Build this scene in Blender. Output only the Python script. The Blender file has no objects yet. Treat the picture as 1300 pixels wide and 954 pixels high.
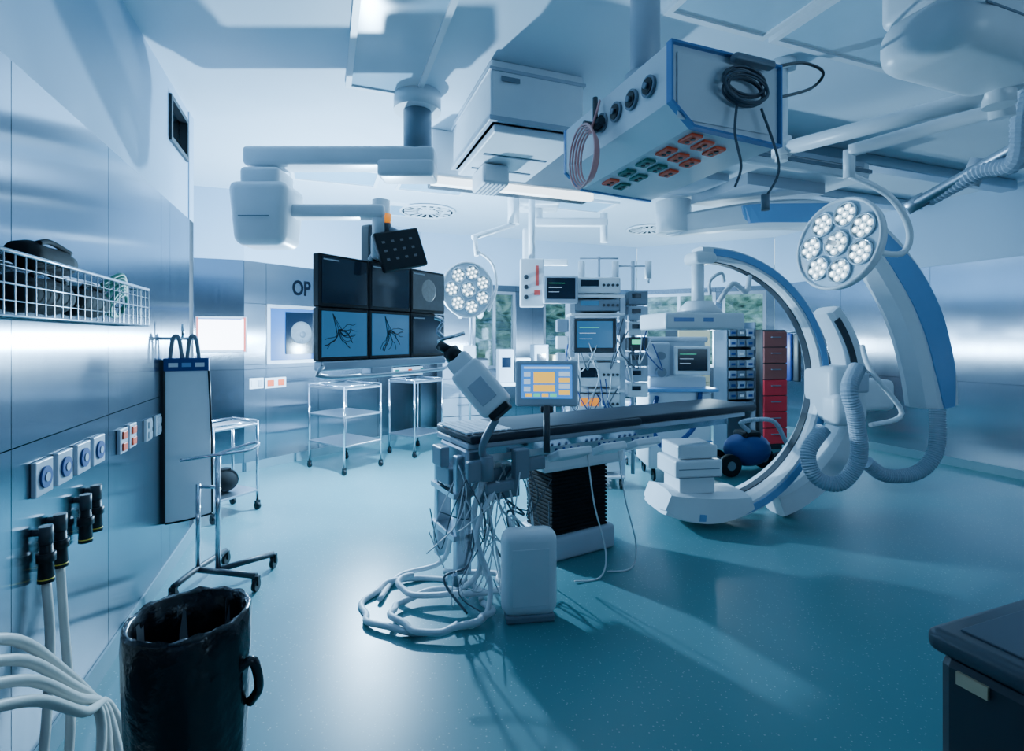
import bpy, bmesh, math, random
from mathutils import Vector, Matrix
random.seed(7)
F=650.0; H=1.5; TH=math.radians(20.3); CT=math.cos(TH); ST=math.sin(TH); RZ=20.3
def P(u,v,D): return Vector(((u-650)/F*D, D, H+(430-v)/F*D))
def R(X,Y,z=0.0): return Vector((X*CT-Y*ST, X*ST+Y*CT, z))
COL=bpy.context.scene.collection
# ---------------------------------------------------------------- materials
MATS={}
def mat(name,col,rough=0.45,metal=0.0,var=0.06,scale=6.0,emit=None,es=0.0,coat=0.0,bump=0.0,spec=0.5):
    if name in MATS: return MATS[name]
    m=bpy.data.materials.new(name); m.use_nodes=True; nt=m.node_tree; n=nt.nodes; L=nt.links
    b=n['Principled BSDF']
    tc=n.new('ShaderNodeTexCoord'); no=n.new('ShaderNodeTexNoise'); no.inputs['Scale'].default_value=scale
    no.inputs['Detail'].default_value=3
    L.new(tc.outputs['Object'],no.inputs['Vector'])
    mx=n.new('ShaderNodeMix'); mx.data_type='RGBA'
    mx.inputs[6].default_value=(*[max(0,c*(1-var)) for c in col],1)
    mx.inputs[7].default_value=(*[min(1,c*(1+var)) for c in col],1)
    L.new(no.outputs['Fac'],mx.inputs[0]); L.new(mx.outputs[2],b.inputs['Base Color'])
    b.inputs['Roughness'].default_value=rough; b.inputs['Metallic'].default_value=metal
    b.inputs['Specular IOR Level'].default_value=spec
    b.inputs['Coat Weight'].default_value=coat
    if emit:
        b.inputs['Emission Color'].default_value=(*emit,1); b.inputs['Emission Strength'].default_value=es
    if bump:
        bp=n.new('ShaderNodeBump'); bp.inputs['Strength'].default_value=bump; bp.inputs['Distance'].default_value=0.02
        L.new(no.outputs['Fac'],bp.inputs['Height']); L.new(bp.outputs['Normal'],b.inputs['Normal'])
    MATS[name]=m; return m
white=mat('white_plastic',(.70,.74,.78),.35)
offw=mat('light_grey_plastic',(.40,.45,.52),.4)
hosem=mat('grey_blue_hose',(.30,.37,.45),.4)
grey=mat('grey_plastic',(.17,.21,.26),.45)
dgrey=mat('dark_grey_plastic',(.03,.036,.046),.45)
black=mat('black_plastic',(.008,.01,.013),.4,spec=.3)
rubber=mat('black_rubber',(.008,.009,.011),.8,spec=.2)
chrome=mat('chrome_metal',(.65,.71,.77),.15,1.0)
alu=mat('brushed_aluminium',(.42,.47,.53),.35,1.0)
blue=mat('blue_enamel',(.10,.22,.48),.35)
lblue=mat('light_blue_enamel',(.17,.34,.60),.35)
dblue=mat('dark_blue_plastic',(.015,.045,.2),.4)
red=mat('red_plastic',(.95,.10,.03),.4)
redcab=mat('red_cabinet_paint',(.72,.03,.05),.4)
brown=mat('brown_cabinet_paint',(.30,.09,.08),.5)
orange=mat('orange_plastic',(.95,.25,.02),.35,emit=(1,.3,.02),es=.8)
green=mat('green_plastic',(.02,.16,.13),.4)
yellow=mat('yellow_plastic',(.75,.55,.05),.4)
beige=mat('beige_paint',(.6,.48,.30),.5)
mattress=mat('navy_vinyl',(.012,.017,.03),.5,bump=.1,spec=.35)
bag=mat('black_bin_bag',(.008,.008,.01),.25,bump=.45,scale=18)
cable=mat('white_cable',(.58,.62,.66),.45)
hose=mat('pale_hose',(.6,.57,.52),.4)
gcable=mat('grey_cable',(.08,.10,.13),.5)
redhose=mat('red_clear_hose',(.8,.35,.33),.3)
ceilm=mat('ceiling_paint',(.58,.67,.75),.55,var=.03,scale=2)
wallw=mat('upper_wall_paint',(.36,.49,.62),.5,var=.03,scale=2)
panelm=mat('ceiling_light_panel',(.22,.40,.52),.2,emit=(.5,.8,1),es=.10)
tube_em=mat('fluorescent_tube',(1,1,1),.4,emit=(.8,.93,1),es=3)
led=mat('led_lens',(.7,.85,.92),.05,emit=(.65,.88,1),es=1.5,coat=1)
ledcore=mat('led_core',(.9,.95,1),.1,emit=(.85,.95,1),es=8)
lensring=mat('lamp_lens_ring',(.6,.7,.76),.12,.3,coat=.5)
scr_dark=mat('screen_dark',(.004,.009,.02),.1,emit=(.05,.13,.25),es=.05)
scr_blue=mat('screen_blue_image',(.01,.04,.08),.2,emit=(.04,.20,.46),es=.55,var=.3,scale=9)
scr_grey=mat('screen_grey_image',(.02,.03,.04),.2,emit=(.2,.32,.42),es=.15,var=.5,scale=30)
scr_ui=mat('screen_interface_blue',(.02,.10,.35),.2,emit=(.04,.28,.85),es=1.1)
ui_y=mat('interface_yellow',(.8,.5,.05),.3,emit=(1,.55,.08),es=1.3)
ui_w=mat('interface_white',(.6,.7,.8),.3,emit=(.5,.75,1),es=.9)
ui_g=mat('interface_green',(.1,.8,.4),.3,emit=(.1,.9,.5),es=.9)
vessel=mat('vessel_trace',(.01,.02,.03),.5)
paper=mat('paper_white',(.75,.78,.82),.6)
textm=mat('dark_lettering',(.004,.006,.010),.8,spec=.0)
board=mat('grey_blue_vinyl',(.80,.84,.88),.5,bump=.1)
mesh_green=mat('green_cord',(.04,.25,.17),.5)
jointm=mat('dark_panel_joint',(.02,.025,.035),.7)  # dark backing that shows in the gaps between wall panels
redpaper=mat('red_marking',(.8,.1,.08),.4)

def steel_mat():
    m=bpy.data.materials.new('brushed_steel_cladding'); m.use_nodes=True; nt=m.node_tree; n=nt.nodes; L=nt.links
    b=n['Principled BSDF']; tc=n.new('ShaderNodeTexCoord'); mp=n.new('ShaderNodeMapping')
    mp.inputs['Scale'].default_value=(60,60,.6); L.new(tc.outputs['Object'],mp.inputs[0])
    no=n.new('ShaderNodeTexNoise'); no.inputs['Scale'].default_value=3; no.inputs['Detail'].default_value=4
    L.new(mp.outputs[0],no.inputs['Vector'])
    cr=n.new('ShaderNodeMapRange'); cr.inputs[3].default_value=.16; cr.inputs[4].default_value=.25
    L.new(no.outputs['Fac'],cr.inputs[0]); L.new(cr.outputs[0],b.inputs['Roughness'])
    no2=n.new('ShaderNodeTexNoise'); no2.inputs['Scale'].default_value=1.3; L.new(tc.outputs['Object'],no2.inputs['Vector'])
    mx=n.new('ShaderNodeMix'); mx.data_type='RGBA'; mx.inputs[6].default_value=(.23,.28,.34,1); mx.inputs[7].default_value=(.38,.43,.49,1)
    L.new(no2.outputs['Fac'],mx.inputs[0]); L.new(mx.outputs[2],b.inputs['Base Color'])
    b.inputs['Metallic'].default_value=1.0; b.inputs['Anisotropic'].default_value=.97
    cx=n.new('ShaderNodeCombineXYZ'); cx.inputs[2].default_value=1; L.new(cx.outputs[0],b.inputs['Tangent'])
    b.inputs['Anisotropic Rotation'].default_value=0.25
    return m
steel=steel_mat()
def floor_mat():
    m=bpy.data.materials.new('teal_vinyl_floor'); m.use_nodes=True; nt=m.node_tree; n=nt.nodes; L=nt.links
    b=n['Principled BSDF']; tc=n.new('ShaderNodeTexCoord')
    v=n.new('ShaderNodeTexVoronoi'); v.inputs['Scale'].default_value=48; L.new(tc.outputs['Object'],v.inputs['Vector'])
    r=n.new('ShaderNodeValToRGB'); r.color_ramp.elements[0].position=.10; r.color_ramp.elements[0].color=(.28,.45,.47,1)
    r.color_ramp.elements[1].position=.18; r.color_ramp.elements[1].color=(.095,.24,.27,1)
    L.new(v.outputs['Distance'],r.inputs[0])
    no=n.new('ShaderNodeTexNoise'); no.inputs['Scale'].default_value=1.2; no.inputs['Detail'].default_value=5; L.new(tc.outputs['Object'],no.inputs['Vector'])
    mx=n.new('ShaderNodeMix'); mx.data_type='RGBA'; mx.blend_type='MULTIPLY'; mx.inputs[0].default_value=.3
    L.new(r.outputs[0],mx.inputs[6]); L.new(no.outputs['Fac'],mx.inputs[7]); L.new(mx.outputs[2],b.inputs['Base Color'])
    mr=n.new('ShaderNodeMapRange'); mr.inputs[3].default_value=.28; mr.inputs[4].default_value=.44
    L.new(no.outputs['Fac'],mr.inputs[0]); L.new(mr.outputs[0],b.inputs['Roughness'])
    b.inputs['Specular IOR Level'].default_value=.45
    return m
floorm=floor_mat()
def glass_mat():
    m=bpy.data.materials.new('window_glass'); m.use_nodes=True; nt=m.node_tree; n=nt.nodes; L=nt.links
    n.remove(n['Principled BSDF']); o=n['Material Output']; t=n.new('ShaderNodeBsdfTransparent'); g=n.new('ShaderNodeBsdfGlossy')
    t.inputs[0].default_value=(.7,.85,.92,1); g.inputs['Roughness'].default_value=.05
    mx=n.new('ShaderNodeMixShader'); mx.inputs[0].default_value=.12
    L.new(t.outputs[0],mx.inputs[1]); L.new(g.outputs[0],mx.inputs[2]); L.new(mx.outputs[0],o.inputs[0]); return m
glass=glass_mat()
def leaf_mat():
    m=bpy.data.materials.new('foliage'); m.use_nodes=True; nt=m.node_tree; n=nt.nodes; L=nt.links
    b=n['Principled BSDF']; tc=n.new('ShaderNodeTexCoord'); no=n.new('ShaderNodeTexNoise'); no.inputs['Scale'].default_value=5; no.inputs['Detail'].default_value=6
    L.new(tc.outputs['Object'],no.inputs['Vector']); r=n.new('ShaderNodeValToRGB')
    r.color_ramp.elements[0].position=.35; r.color_ramp.elements[0].color=(.10,.18,.10,1); r.color_ramp.elements[1].position=.60; r.color_ramp.elements[1].color=(.7,.8,.6,1)
    L.new(no.outputs['Fac'],r.inputs[0]); L.new(r.outputs[0],b.inputs['Base Color']); return m
leaf=leaf_mat()
# ---------------------------------------------------------------- mesh builder
def fr(c,yaw=0,pitch=0,roll=0):
    return Matrix.Translation(Vector(c))@Matrix.Rotation(math.radians(yaw),4,'Z')@Matrix.Rotation(math.radians(pitch),4,'X')@Matrix.Rotation(math.radians(roll),4,'Y')
def basis(d):
    d=Vector(d).normalized(); a=Vector((0,0,1)) if abs(d.z)<.95 else Vector((1,0,0))
    x=d.cross(a).normalized(); y=x.cross(d).normalized(); return x,y,d
def crom(pts,sub):
    pts=[Vector(p) for p in pts]
    if len(pts)<3 or sub<2: return pts
    out=[]
    for i in range(len(pts)-1):
        p0=pts[max(i-1,0)];p1=pts[i];p2=pts[i+1];p3=pts[min(i+2,len(pts)-1)]
        for k in range(sub):
            t=k/sub
            out.append(.5*((2*p1)+(p2-p0)*t+(2*p0-5*p1+4*p2-p3)*t*t+(3*p1-p0-3*p2+p3)*t**3))
    out.append(pts[-1]); return out
class M:
    def __init__(s,T=None):
        s.v=[];s.f=[];s.mi=[];s.sm=[];s.B=T or Matrix();s.T=Matrix()
    def add(s,vs,fs,m=0,smooth=False):
        o=len(s.v); X=s.B@s.T
        s.v+= [X@Vector(p) for p in vs]
        for f in fs: s.f.append([i+o for i in f]); s.mi.append(m); s.sm.append(smooth)
        return s
    def box(s,c,d,m=0,b=0,seg=2,tap=None,rot=None):
        bm=bmesh.new(); bmesh.ops.create_cube(bm,size=1)
        for v in bm.verts:
            t=1
            if tap and v.co.z<0: t=tap
            v.co=Vector((v.co.x*d[0]*t,v.co.y*d[1]*t,v.co.z*d[2]))
        if b: bmesh.ops.bevel(bm,geom=bm.edges[:],offset=min(b,min(d)*.49),segments=seg,affect='EDGES',profile=.5)
        if rot is not None: bmesh.ops.transform(bm,matrix=rot,verts=bm.verts)
        bm.verts.index_update(); c=Vector(c)
        s.add([v.co+c for v in bm.verts],[[v.index for v in f.verts] for f in bm.faces],m,bool(b and seg>2)); bm.free(); return s
    def bx(s,x0,x1,y0,y1,z0,z1,m=0,b=0,seg=2):
        return s.box(((x0+x1)/2,(y0+y1)/2,(z0+z1)/2),(abs(x1-x0),abs(y1-y0),abs(z1-z0)),m,b,seg)
    def cyl(s,p,q,r,r2=None,m=0,n=16,cap=True):
        p=Vector(p);q=Vector(q); r2=r if r2 is None else r2
        x,y,d=basis(q-p); vs=[];
        for c,rr in((p,r),(q,r2)):
            for i in range(n):
                a=2*math.pi*i/n; vs.append(c+x*math.cos(a)*rr+y*math.sin(a)*rr)
        s.add(vs,[[i,(i+1)%n,n+(i+1)%n,n+i] for i in range(n)],m,True)
        if cap: s.add(vs,[list(range(n)),list(range(n,2*n))],m,False)
        return s
    def tube(s,pts,r,m=0,n=8,sub=6,corr=0,cd=.87):
        ps=crom(pts,sub)
        if corr:
            L=[0]
            for a,b in zip(ps,ps[1:]): L.append(L[-1]+(b-a).length)
            N=int(L[-1]/corr)*2; q=[];j=0
            for k in range(N+1):
                t=L[-1]*k/N
                while j<len(L)-2 and L[j+1]<t: j+=1
                w=(t-L[j])/max(1e-6,L[j+1]-L[j]); q.append(ps[j].lerp(ps[j+1],w))
            ps=q
        vs=[];px=None
        for i,p in enumerate(ps):
            d=(ps[min(i+1,len(ps)-1)]-ps[max(i-1,0)])
            if d.length<1e-7: d=Vector((0,0,1))
            d.normalize()
            if px is None: px,_,_=basis(d)
            else:
                px=px-d*px.dot(d)
                if px.length<1e-5: px,_,_=basis(d)
                px.normalize()
            py=d.cross(px); rr=r*(1.0 if (not corr or i%2==0) else cd)
            for k in range(n):
                a=2*math.pi*k/n; vs.append(p+px*math.cos(a)*rr+py*math.sin(a)*rr)
        fs=[]
        for i in range(len(ps)-1):
            for k in range(n): fs.append([i*n+k,i*n+(k+1)%n,(i+1)*n+(k+1)%n,(i+1)*n+k])
        s.add(vs,fs,m,not corr); s.add(vs,[list(range(n)),list(range(len(vs)-n,len(vs)))],m); return s
    def lathe(s,prof,m=0,n=32,c=(0,0,0),ax=(0,0,1)):
        x,y,d=basis(ax); c=Vector(c); vs=[];fs=[]
        for r,z in prof:
            for i in range(n):
                a=2*math.pi*i/n; vs.append(c+x*math.cos(a)*r+y*math.sin(a)*r+d*z)
        for j in range(len(prof)-1):
            for i in range(n): fs.append([j*n+i,j*n+(i+1)%n,(j+1)*n+(i+1)%n,(j+1)*n+i])
        s.add(vs,fs,m,True)
        s.add(vs,[list(range(n)),list(range(len(vs)-n,len(vs)))],m); return s
    def prism(s,poly,y0,y1,m=0):
        n=len(poly); vs=[(x,y0,z) for x,z in poly]+[(x,y1,z) for x,z in poly]
        s.add(vs,[list(range(n)),list(range(n,2*n))]+[[i,(i+1)%n,n+(i+1)%n,n+i] for i in range(n)],m); return s
    def sph(s,c,r,m=0,n=16,sc=(1,1,1)):
        c=Vector(c); k=n//2; vs=[];fs=[]
        for j in range(k+1):
            t=math.pi*j/k
            for i in range(n):
                a=2*math.pi*i/n; vs.append(c+Vector((math.sin(t)*math.cos(a)*r*sc[0],math.sin(t)*math.sin(a)*r*sc[1],math.cos(t)*r*sc[2])))
        for j in range(k):
            for i in range(n): fs.append([j*n+i,j*n+(i+1)%n,(j+1)*n+(i+1)%n,(j+1)*n+i])
        s.add(vs,fs,m,True); return s
    def sweep(s,pts,w,t,nrm,m=0,off=0,sub=1,bev=.25,lift=0):
        pts=[Vector(p) for p in pts]; ws=w if isinstance(w,list) else [w]*len(pts)
        if sub>1:
            n0=len(pts); ps=crom(pts,sub); ww=[]
            for i in range(n0-1):
                for k in range(sub): ww.append(ws[i]+(ws[i+1]-ws[i])*k/sub)
            ww.append(ws[-1]); pts=ps; ws=ww
        ts=t if isinstance(t,list) else [t]*len(pts)
        N=Vector(nrm).normalized(); vs=[]
        sec=[(-.5,-.5+bev),(-.5+bev*.5,-.5),(.5-bev*.5,-.5),(.5,-.5+bev),(.5,.5-bev),(.5-bev*.5,.5),(-.5+bev*.5,.5),(-.5,.5-bev)]
        k=len(sec)
        for i,p in enumerate(pts):
            d=(pts[min(i+1,len(pts)-1)]-pts[max(i-1,0)]).normalized(); q=N.cross(d).normalized()
            for a,b in sec: vs.append(p+q*(a*ws[i]+off)+N*(b*ts[i]+lift))
        fs=[]
        for i in range(len(pts)-1):
            for j in range(k): fs.append([i*k+j,i*k+(j+1)%k,(i+1)*k+(j+1)%k,(i+1)*k+j])
        s.add(vs,fs+[list(range(k)),list(range(len(vs)-k,len(vs)))],m); return s
    def mesh(s,name,mats):
        me=bpy.data.meshes.new(name); me.from_pydata([tuple(v) for v in s.v],[],s.f)
        for a in mats: me.materials.append(a)
        me.polygons.foreach_set('material_index',s.mi); me.polygons.foreach_set('use_smooth',s.sm)
        bm=bmesh.new(); bm.from_mesh(me); bmesh.ops.remove_doubles(bm,verts=bm.verts,dist=1e-6)
        bmesh.ops.recalc_face_normals(bm,faces=bm.faces); bm.to_mesh(me); bm.free(); me.update(); return me
class Thing:
    def __init__(s,name,label,cat,loc=(0,0,0),rz=0,group=None,T=None):
        s.o=bpy.data.objects.new(name,None); s.o.empty_display_size=.1
        s.o.matrix_world=T if T is not None else fr(loc,rz); COL.objects.link(s.o)
        s.mw=s.o.matrix_world.copy(); s.inv=s.mw.inverted()
        s.o['label']=label; s.o['category']=cat
        if group: s.o['group']=group
    def L(s): return M()
    def W(s): return M(s.inv)
    def part(s,name,m,mats,label=None,parent=None):
        if not isinstance(mats,(list,tuple)): mats=[mats]
        ob=bpy.data.objects.new(name,m.mesh(name,mats)); COL.objects.link(ob); ob.parent=parent or s.o
        if label: ob['label']=label
        return ob
def solo(name,label,cat,m,mats,loc=(0,0,0),rz=0,group=None):
    if not isinstance(mats,(list,tuple)): mats=[mats]
    ob=bpy.data.objects.new(name,m.mesh(name,mats)); COL.objects.link(ob)
    ob.matrix_world=fr(loc,rz); ob['label']=label; ob['category']=cat
    if group: ob['group']=group
    return ob
def struct(name,m,mats,loc=(0,0,0),rz=0,label=None):
    if not isinstance(mats,(list,tuple)): mats=[mats]
    ob=bpy.data.objects.new(name,m.mesh(name,mats)); COL.objects.link(ob); ob.matrix_world=fr(loc,rz); ob['kind']='structure'
    if label: ob['label']=label
    return ob
def castor(m,x,y,r=.035,mi=0,z=None):
    m.cyl((x-.012,y,r),(x+.012,y,r),r,m=mi,n=14); m.bx(x-.02,x+.02,y-.012,y+.012,r,r*2.5,m=mi)
def TW(t,X):
    m=t.W(); m.T=X; return m
# ---------------------------------------------------------------- room shell
CZ=3.17; ST_TOP=2.38
L0=R(-.92,-2.5);L1=R(-.92,4.5);L2=R(-1.9,4.5);P0=Vector((-3.9,5.42,0));P1=Vector((-3.01,5.75,0));P2=Vector((-1.43,8.0,0))
P3=R(5.4,8.0);P4=R(6.97,6.4);R0=R(6.97,-2.5)
def s_of(A,B,u):
    k=(u-650)/F; d=B-A
    t=(k*A.y-A.x)/(d.x-k*d.y); return t*d.length, A+d*t
def wallpt(A,B,u,v):
    s,p=s_of(A,B,u); return Vector((p.x,p.y,H+(430-v)/F*p.y))
def ang(A,B): return math.degrees(math.atan2(B.y-A.y,B.x-A.x))
def wall(name,A,B,op=[],pw=.9,s0=0,zs=(1.15,),seams=None):
    L=(B-A).length; m=M()
    sc=sorted(set([0,L]+([s for s in seams] if seams else [s0+pw*i for i in range(1,int(L/pw)+1) if s0+pw*i<L-.1])+[x for o in op for x in o[:2]]))
    zc=sorted(set([0.0,ST_TOP,CZ]+list(zs)+[x for o in op for x in o[2:]]))
    def inop(a,b,c,d): 
        return any(o[0]<(a+b)/2<o[1] and o[2]<(c+d)/2<o[3] for o in op)
    for a,b in zip(sc,sc[1:]):
        for c,d in zip(zc,zc[1:]):
            if inop(a,b,c,d): continue
            m.bx(a,b,.02,.14,c,d,m=1 if c>=ST_TOP-.01 else 2)
            if d<=ST_TOP+.001: m.bx(a+.002,b-.002,0,.02,c+.002,d-.002,m=0)
            else: m.bx(a,b,.008,.02,c,d,m=1)
    return struct(name,m,[steel,wallw,jointm],A,ang(A,B))
wall('wall_left',L0,L1,op=[(6.35,6.8,2.78,3.08)],seams=[.6,1.4,2.2,3.0,3.8,4.56,5.34,6.16])
wall('wall_recess_side',L1,L2); wall('wall_recess_back',L2,P0); wall('wall_alcove',P0,P1,pw=2)
sa,_=s_of(P1,P2,338);sb,_=s_of(P1,P2,403)
wall('wall_diagonal',P1,P2,op=[(sa,sb,1.20,1.90)],pw=.95)
s1,_=s_of(P2,P3,600);s2,_=s_of(P2,P3,655);s3,_=s_of(P2,P3,690);s4,_=s_of(P2,P3,765)
wall('wall_back',P2,P3,op=[(s1,s2,1.0,2.28),(s3,s4,1.0,2.28)],pw=.95,zs=(1.0,))
LD=(P4-P3).length
wall('wall_diagonal_window',P3,P4,op=[(.12,LD-.9,1.0,2.3),(LD-.8,LD-.12,1.0,2.3)],pw=1.2,zs=(1.0,))
wall('wall_right',P4,R0,pw=1.15,zs=(1.0,))
wall('wall_rear',R0,L0,pw=1.15,op=[(2.2,5.6,1.0,2.2)],zs=(1.0,))
outline=[L0,L1,L2,P0,P1,P2,P3,P4,R0]
def slab(name,z0,z1,mt):
    c=sum(outline,Vector())/len(outline); pts=[c+(p-c)*1.03 for p in outline]; n=len(pts)
    m=M(); m.add([(p.x,p.y,z0) for p in pts]+[(p.x,p.y,z1) for p in pts],[list(range(n)),list(range(n,2*n))]+[[i,(i+1)%n,n+(i+1)%n,n+i] for i in range(n)])
    return struct(name,m,mt)
slab('floor',-.1,0,floorm); slab('ceiling',CZ,CZ+.1,ceilm)
wn=[0]
def window(A,B,a,b,z0,z1,mull=1,slats=False):
    wn[0]+=1; m=M(); w=.05
    m.bx(a,b,.02,.10,z0,z0+w);m.bx(a,b,.02,.10,z1-w,z1);m.bx(a,a+w,.02,.10,z0+w,z1-w);m.bx(b-w,b,.02,.10,z0+w,z1-w)
    for i in range(1,mull+1):
        x=a+(b-a)*i/(mull+1); m.bx(x-.025,x+.025,.02,.09,z0+w,z1-w)
    if slats:
        for i in range(int((z1-z0)/.06)): m.bx(a+w,b-w,.07,.095,z0+.05+.06*i,z0+.053+.06*i)
    m.bx(a+w,b-w,.055,.062,z0+w,z1-w,m=1)
    struct('window_%d'%wn[0],m,[alu,glass],A,ang(A,B))
window(P2,P3,s1,s2,1.0,2.28,1,True);window(P2,P3,s3,s4,1.0,2.28,1,True)
window(P3,P4,.12,LD-.9,1.0,2.3,1);window(P3,P4,LD-.8,LD-.12,1.0,2.3,0);window(R0,L0,2.2,5.6,1.0,2.2,2)  # last one: unseen rear window, added for reflections in the steel
m=M()
for (a,b,c,d) in((6.35,6.8,2.78,2.81),(6.35,6.8,3.05,3.08),(6.35,6.38,2.81,3.05),(6.77,6.8,2.81,3.05)): m.bx(a,b,-.01,.1,c,d,m=0)
m.bx(6.38,6.77,.04,.05,2.81,3.05,m=1); struct('window_6',m,[black,glass],L0,ang(L0,L1))
for nm,A,B in(('left',L0,L1),('alcove',P0,P1),('diagonal',P1,P2),('back',P2,P3),('right',P4,R0)):
    m=M();m.bx(.02,(B-A).length-.02,-.012,-.001,0.0,.1);struct('baseboard_'+nm,m,[mat('baseboard_teal',(.12,.22,.26),.5)],A,ang(A,B))
m=M()
bm=bmesh.new();bmesh.ops.create_grid(bm,x_segments=60,y_segments=24,size=1)
vs=[];
for v in bm.verts: vs.append((v.co.x*7+random.uniform(-.1,.1),random.uniform(-.35,.35)+.2*math.sin(v.co.x*20),1.6+v.co.y*1.7))
bm.verts.index_update();m.add(vs,[[v.index for v in f.verts] for f in bm.faces]);bm.free()
h=solo('garden_hedge','leafy green hedge growing outside the windows','hedge',m,leaf,(2.5,11.8,0),12);h['kind']='stuff'
m=M();m.bx(-9,12,-0,5,-.12,-.02);g=struct('ground_outside',m,[mat('outdoor_grass',(.15,.3,.1),.9)],R(0,8.6),RZ)
# ---------------------------------------------------------------- ceiling panels
def cpanel(X0,X1,Y0,Y1):
    t=Thing('ceiling_light_panel','frosted blue-grey ceiling light panel in aluminium frame','light panel',R((X0+X1)/2,(Y0+Y1)/2,CZ-.03),RZ,group='ceiling light panels')
    a=(X1-X0)/2;b=(Y1-Y0)/2; m=M();w=.035
    m.bx(-a,a,-b,-b+w,0,.03);m.bx(-a,a,b-w,b,0,.03);m.bx(-a,-a+w,-b+w,b-w,0,.03);m.bx(a-w,a,-b+w,b-w,0,.03);t.part('frame',m,white)
    m=M();m.bx(-a+w,a-w,-b+w,b-w,.012,.03);t.part('diffuser',m,panelm)
for q in[(.14,.62,2.2,3.52),(.14,.62,.7,2.15),(1.62,2.28,.9,2.17),(2.32,3.4,.9,2.17),(3.44,4.4,.9,2.17),(4.44,5.4,.9,2.17),(.75,1.5,5.2,5.75),(-.3,.55,5.2,5.75),(2.6,3.4,5.4,5.9),(.75,1.5,6.4,7.0)]: cpanel(*q)
def diffuser(c,r):
    t=Thing('air_diffuser','round slotted white ceiling air vent','air vent',(c.x,c.y,CZ-.03),0,group='ceiling air vents')
    m=M();m.lathe([(r*.92,.024),(r,.02),(r,.0),(r*.92,-.004),(r*.92,.024)],n=40);t.part('rim',m,white)
    m=M();m.cyl((0,0,.009),(0,0,.024),r*.92,n=32);t.part('backing',m,rubber)
    m=M()
    for i in range(18):
        a=2*math.pi*i/18;m.T=Matrix.Rotation(a,4,'Z')
        m.add([(r*.4,-.03*r,.003),(r*.4,.03*r,.003),(r*.84,.065*r,.003),(r*.84,-.065*r,.003),(r*.4,-.03*r,.008),(r*.4,.03*r,.008),(r*.84,.065*r,.008),(r*.84,-.065*r,.008)],[[0,1,2,3],[4,5,6,7],[0,1,5,4],[1,2,6,5],[2,3,7,6],[3,0,4,7]])
    m.T=Matrix();m.lathe([(r*.3,.003),(r*.36,.003),(r*.36,.008),(r*.3,.008)],n=24);m.cyl((0,0,.002),(0,0,.008),r*.16,n=20);t.part('vanes',m,white)
diffuser(P(543,267,6.66),.36);diffuser(P(823,290,7.75),.32)
# ceiling box housing
t=Thing('ceiling_housing','large white rectangular ceiling-mounted equipment housing','ceiling housing',R(.94,2.9,2.8),RZ)
m=M();m.bx(0,.62,0,.95,0,.37,b=.015);t.part('body',m,white)
m=M();m.bx(-.012,.632,-.012,.962,.0,.03,b=.004);m.bx(-.012,.632,-.012,.962,.3,.32,b=.004);t.part('edge_band',m,offw)
m=M();m.bx(.03,.59,.03,.92,-.05,-.0,b=.01);t.part('lower_cover',m,white)
for a in((.08,.54,.4,.42,-.056,-.05),(.08,.54,.7,.72,-.056,-.05),(.06,.18,-.014,-.012,.24,.27)):
    m=M();m.bx(*a);t.part('vent_slot',m,grey)
m=M();m.bx(.12,.32,.55,.85,-.2,-.057,b=.02);t.part('sensor_box',m,white)
m=M()
for i in range(6): m.bx(.14+.03*i,.15+.03*i,.56,.84,-.205,-.2)
t.part('sensor_grille',m,grey)
t=Thing('ceiling_rail','white ceiling rail with long fluorescent light strip','ceiling rail',R(.8,4.02,2.74),RZ)
m=M();m.bx(0,1.5,0,.25,.06,.43,b=.02);t.part('rail_body',m,white)
m=M();m.bx(.02,1.48,.03,.1,.0,.06,b=.005);t.part('light_strip',m,tube_em)
m=M();m.bx(.02,1.48,.12,.24,.01,.06,b=.01);t.part('lower_trim',m,dgrey)
t=Thing('ceiling_carriage','broad white ceiling carriage carrying the x-ray stand','ceiling carriage',R(2.35,3.15,2.9),RZ)
m=M();m.bx(0,2.2,.0,1.15,0,.16,b=.03);t.part('carriage_body',m,white)
m=M();m.bx(-.008,2.208,-.01,1.158,.06,.09);t.part('dark_edge',m,grey)
for y in(.05,.95):
    m=M();m.bx(-.02,4.5,y,y+.15,.165,.265,b=.01);t.part('rail',m,alu)
for a in((.1,2.1,-.016,-.01,.1,.14),(.1,.9,.3,.8,-.06,0),(1.0,1.9,.2,.9,-.1,0)):
    m=M();m.bx(*a,b=.002);t.part('cover_plate',m,offw)
# ---------------------------------------------------------------- supply pendant
A=Vector((.585,1.9,0))
t=Thing('supply_pendant','white ceiling supply pendant with blue edges, sockets and coiled hoses','supply pendant',(A.x,A.y,2.28),RZ)
sec=[(0,.32),(0,.10),(.10,.02),(.53,0),(.53,.32)]
m=M();m.prism(sec,.0,.87);t.part('console_body',m,white)
def rim(m,y0,y1,big,small):
    n=5; vs=[(x,y0,z) for x,z in big]+[(x,y0,z) for x,z in small]+[(x,y1,z) for x,z in big]+[(x,y1,z) for x,z in small]
    fs=[]
    for i in range(n):
        j=(i+1)%n; fs+=[[i,j,n+j,n+i],[2*n+i,2*n+j,3*n+j,3*n+i],[i,j,2*n+j,2*n+i],[n+i,n+j,3*n+j,3*n+i]]
    m.add(vs,fs,0)
big=[(-.005,.325),(-.005,.097),(.098,.014),(.535,-.006),(.535,.325)]
small=[(.004,.316),(.004,.102),(.101,.023),(.527,.004),(.527,.316)]
for a,b in((-.018,.012),(.86,.88)):
    m=M();rim(m,a,b,big,small);t.part('edge_trim',m,blue,'blue edge trim')
m=M();m.bx(.03,.5,-.008,-.001,.04,.29,b=.003);t.part('end_panel',m,white)
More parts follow.
